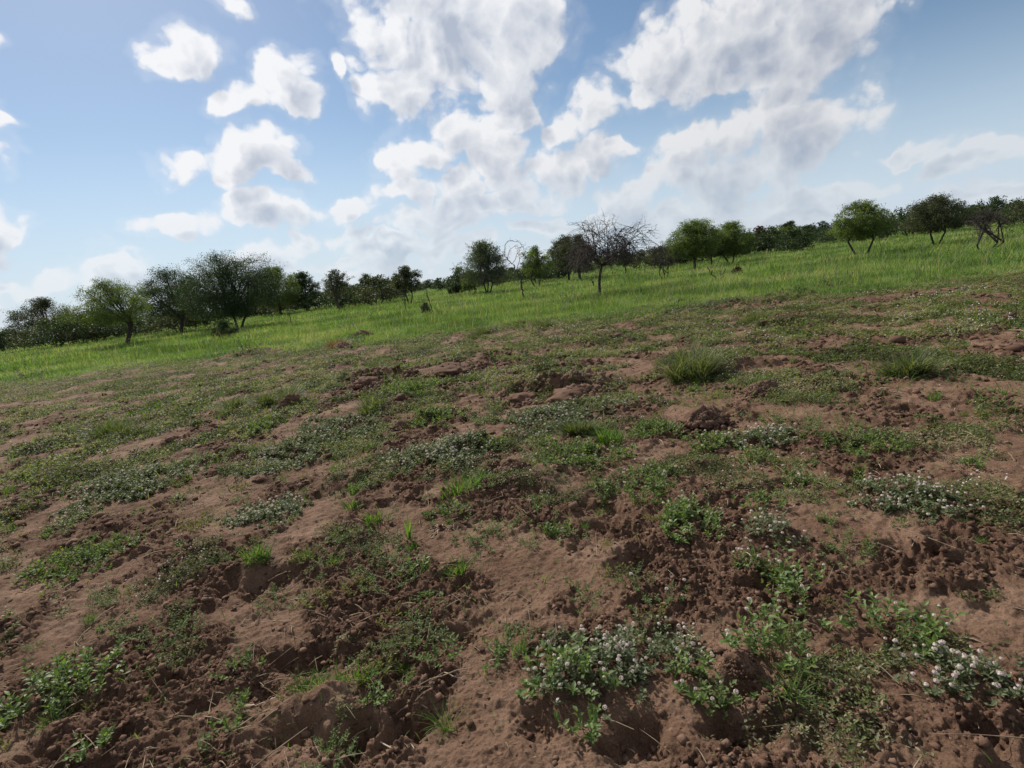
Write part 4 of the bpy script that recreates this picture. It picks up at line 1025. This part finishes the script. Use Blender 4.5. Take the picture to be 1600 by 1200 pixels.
# the arching dead tree: limbs laid out from its look, one point per bend
def px_tree(name, px, py, label, polys, r0, bark, depth=.25, twigs=3, seed=1):
    x, y = at(px, py); s = px_size(px, py); rg = np.random.default_rng(seed); tr, br = Geo(), Geo()
    cr_, sr_ = math.cos(ROLL), math.sin(ROLL)
    for i, (rad, pl) in enumerate(polys):
        P = []
        yo = 0 if i == 0 else rg.normal() * depth
        for k, (a, b) in enumerate(pl):
            dx, dz = a * s, -b * s
            P.append([dx * cr_ + dz * sr_, yo * min(k, 3) / 3, -dx * sr_ * 1.0 + dz * cr_])
        P = np.array(P); P[:, 0] = P[:, 0]
        t = np.linspace(0, 1, len(P) * 3); Q = np.stack([np.interp(t, np.linspace(0, 1, len(P)), P[:, j]) for j in range(3)], 1)
        if len(Q) > 4: Q[1:-1] = (Q[:-2] + 2 * Q[1:-1] + Q[2:]) / 4
        Q[2:] += rg.normal(size=(len(Q) - 2, 3)) * rad * .5
        tube(tr if i < 2 else br, Q, np.linspace(r0 * rad / .1, r0 * rad / .1 * (.55 if i == 0 else .3), len(Q)), 6)
        if i:
            for k in range(twigs * len(pl)):
                q = Q[rg.integers(2, len(Q))]; d = rg.normal(size=3); d[2] += .1; d /= np.linalg.norm(d); l = rg.uniform(.15, .5) * 8 * s * 2
                tube(br, [q, q + d * l * .5 + rg.normal(size=3) * l * .1, q + d * l], [r0 * .12, r0 * .09, r0 * .05], 3)
    o = thing(name, x, y, label, 'tree'); link('trunk', tr.mesh('trunk', bark, True), parent=o)
    if br.n: link('branches', br.mesh('branches', bark), parent=o)
px_tree('arching_dead_tree', 819, 466, 'thin dead tree leaning left with arching whip-like branches',
    [(.10, [(0,2),(-3,-14),(-7,-32),(-12,-44),(-19,-52)]),
     (.05, [(-19,-52),(-26,-60),(-32,-66),(-34,-72)]),
     (.035, [(-12,-42),(-8,-56),(-7,-68),(-10,-76)]),
     (.032, [(-30,-66),(-31,-78),(-27,-86),(-18,-88),(-8,-85),(-2,-77),(1,-70)]),
     (.028, [(-26,-60),(-24,-72),(-15,-80),(-11,-74),(-8,-62)]),
     (.03, [(-19,-52),(-13,-62),(-10,-70),(-6,-78),(0,-80)]),
     (.028, [(-32,-66),(-42,-70),(-48,-77)]),
     (.026, [(-24,-58),(-34,-60),(-44,-66)]),
     (.026, [(-8,-34),(0,-44),(6,-54),(10,-62)]),
     (.02, [(-7,-60),(-1,-66),(3,-62)])], .055, M_BARK, .25, 4, 4)
px_tree('forked_dead_branch', 1124, 438, 'pair of forked dead branches sticking up from the grass', [
     (.10, [(-2,2),(-8,-6),(-14,-13),(-18,-20)]), (.07, [(2,1),(5,-8),(10,-16),(9,-21)]), (.05, [(5,-8),(1,-12),(3,-17)])], .035, M_BARK, .15, 1, 6)
px_tree('leaning_dead_stub', 931, 449, 'short leaning dead stub left of the bare umbrella tree trunk', [
     (.10, [(0,2),(-4,-7),(-9,-14)]), (.06, [(-4,-7),(-2,-12)])], .05, M_BARK, .1, 0, 7)

# far row of trees along the horizon: copies of a few
protos = []
for i in range(5):
    mt = [M_ACDARK, M_ACDARK, M_OLIVE, M_ACDARK, M_ACACIA][i]
    tr, cr, lg = make_tree(900 + i, 1.0, 1.7 + .25 * i, .035, low=.03, fork=.2, stems=2, leaves=4200, leaf=.065, aspect=.6, gaps=.05, limbs=8, subs=3, twigs=2)
    protos.append((tr.mesh('trunk', M_BARK, True), lg.mesh('crown', mt)))
rg = np.random.default_rng(77)
FL = 'dark bushy tree in the distant row along the horizon'
n_far = 0
for band, (d0, d1, n) in enumerate(((60, 95, 74), (100, 170, 100), (180, 300, 80))):
    for i in range(n):
        a = R(-54 + 108 * (i + rg.uniform(.1, .9)) / n); d = rg.uniform(d0, d1)
        x, y = d * math.sin(a), d * math.cos(a)
        pxx = 800 + FPX * (math.tan(a))          # rough column, to thin out the row where the photo opens up
        if band == 0 and (650 < pxx < 730 or 960 < pxx < 1040): continue
        h = rg.uniform(2.0, 3.3) if band else rg.uniform(1.6, 2.9)
        if band == 2: h *= 1.15
        k = rg.integers(0, 5 if band else 4)
        o = bpy.data.objects.new('distant_tree', None); COL.objects.link(o); o.location = (x, y, 0); o.rotation_euler = (0, 0, rg.uniform(0, 6.28)); o.scale = (h * rg.uniform(.9, 1.2), h * rg.uniform(.9, 1.2), h)
        tag(o, ['dark bushy tree in the nearest part of the distant tree row', FL, 'dark bushy tree in the farthest tree row against the sky'][band], 'tree', ['trees in the near distant row', 'trees in the distant row', 'trees in the farthest row'][band])
        link('trunk', protos[k][0], parent=o); link('crown', protos[k][1], parent=o)

# small forbs and stalks standing in the meadow
proto_f = []
for i in range(4):
    g = Geo(); st = Geo(); rgf = np.random.default_rng(60 + i)
    stems_geo(g, st, .14, .14, .42, 11, 7, .045, .018, rgf, .5, .8)
    proto_f.append((g.mesh('leaves', [M_GREYLEAF, M_ACACIA, M_OLIVE, M_RUST][i]), st.mesh('stems', M_BARK)))
for i in range(90):
    d = 17 * (80 / 17) ** rg.random(); a = R(rg.uniform(-50, 50)); x, y = d * math.sin(a), d * math.cos(a); k = int(rg.integers(0, 4)) if i % 5 else 3
    o = bpy.data.objects.new('meadow_forb', None); COL.objects.link(o); o.location = (x, y, Hs(x, y)); o.rotation_euler = (0, 0, rg.uniform(0, 6)); s_ = rg.uniform(.7, 1.7); o.scale = (s_ * 1.2, s_ * 1.2, s_)
    kk = ['grey leaved', 'green leaved', 'olive', 'rusty brown'][k]
    tag(o, f'small {kk} forb sticking up from the meadow grass', 'plant', f'{kk} forbs dotted over the meadow')
    link('leaves', proto_f[k][0], parent=o); link('stems', proto_f[k][1], parent=o)

# small weeds dotted over the open soil: a few kinds, each copy a plant of its own
def small_proto(kind, seed):
    rgp = np.random.default_rng(seed); g = Geo(); st = Geo()
    if kind == 'grass':
        n = 70; q = rgp.normal(size=(n, 2)) * .022
        blades(g, np.stack([q[:, 0], q[:, 1], np.full(n, -.006)], 1), rgp.uniform(.03, .11, n), rgp.uniform(0, 6.28, n), np.abs(rgp.normal(size=n)) * .5, rgp.uniform(.002, .004, n), np.clip(rgp.normal(.5, .25, n), 0, 1), 3, .7)
        return g.mesh('blades', M_GRASS), None
    p = {'leafy': (.05, .05, .07, 12, 4, .028, .015, M_BROAD, .45, .15), 'creeping': (.11, .09, .045, 42, 5, .019, .011, M_FERN, .4, .45), 'feathery': (.08, .07, .08, 22, 9, .016, .006, M_FERN, .3, .55), 'yellowish': (.07, .06, .06, 20, 4, .020, .009, M_YELLOW, .5, .2)}[kind]
    stems_geo(g, st, p[0], p[1], p[2], p[3], p[4], p[5], p[6], rgp, p[8], .95, big=(kind == 'leafy'), lay=p[9], cx=400, cy=400)
    return g.mesh('leaves', p[7]), st.mesh('stems', M_STEM)
M_YELLOW = leaf_mat('yellowish_leaf', [(0, (.075, .080, .022)), (.5, (.140, .145, .040)), (1, (.22, .19, .075))], .35)
SP = {k: [small_proto(k, 300 + 7 * i + len(k)) for i in range(4)] for k in ('grass', 'leafy', 'creeping', 'feathery', 'yellowish')}
SL = {'grass': ('small_grass_tuft', 'small green grass tuft sprouting from the open soil', 'small grass tufts on the soil', 'grass'),
      'leafy': ('small_leafy_weed', 'small broad leaved seedling on the open soil', 'small leafy seedlings on the soil', 'plant'),
      'creeping': ('small_creeping_weed', 'small low creeping green weed on the open soil', 'small creeping weeds on the soil', 'plant'),
      'feathery': ('small_feathery_weed', 'small feathery weed on the open soil', 'small feathery weeds on the soil', 'plant'),
      'yellowish': ('small_yellowish_weed', 'small yellowish half dry weed on the open soil', 'small yellowish weeds on the soil', 'plant')}
rg = np.random.default_rng(123)
KINDS = ['grass', 'grass', 'leafy', 'creeping', 'creeping', 'feathery', 'feathery', 'yellowish', 'yellowish']
for i in range(400):
    r = 1.6 * (12 / 1.6) ** (rg.random() ** .62); a = R(rg.uniform(-52, 52)); x, y = r * math.sin(a), r * math.cos(a)
    k = KINDS[rg.integers(0, len(KINDS))]; m = SP[k][rg.integers(0, 4)]; nm, lb, gp, ct = SL[k]
    sc = rg.uniform(.4, 1.0) * (.75 + .09 * r)
    if m[1] is None:
        o = bpy.data.objects.new(nm, m[0]); COL.objects.link(o)
    else:
        o = bpy.data.objects.new(nm, None); COL.objects.link(o)
        link('leaves', m[0], parent=o); link('stems', m[1], parent=o)
    o.location = (x, y, Hs(x, y)); o.rotation_euler = (0, 0, rg.uniform(0, 6.28)); o.scale = (sc, sc, sc)
    tag(o, lb, ct, gp)
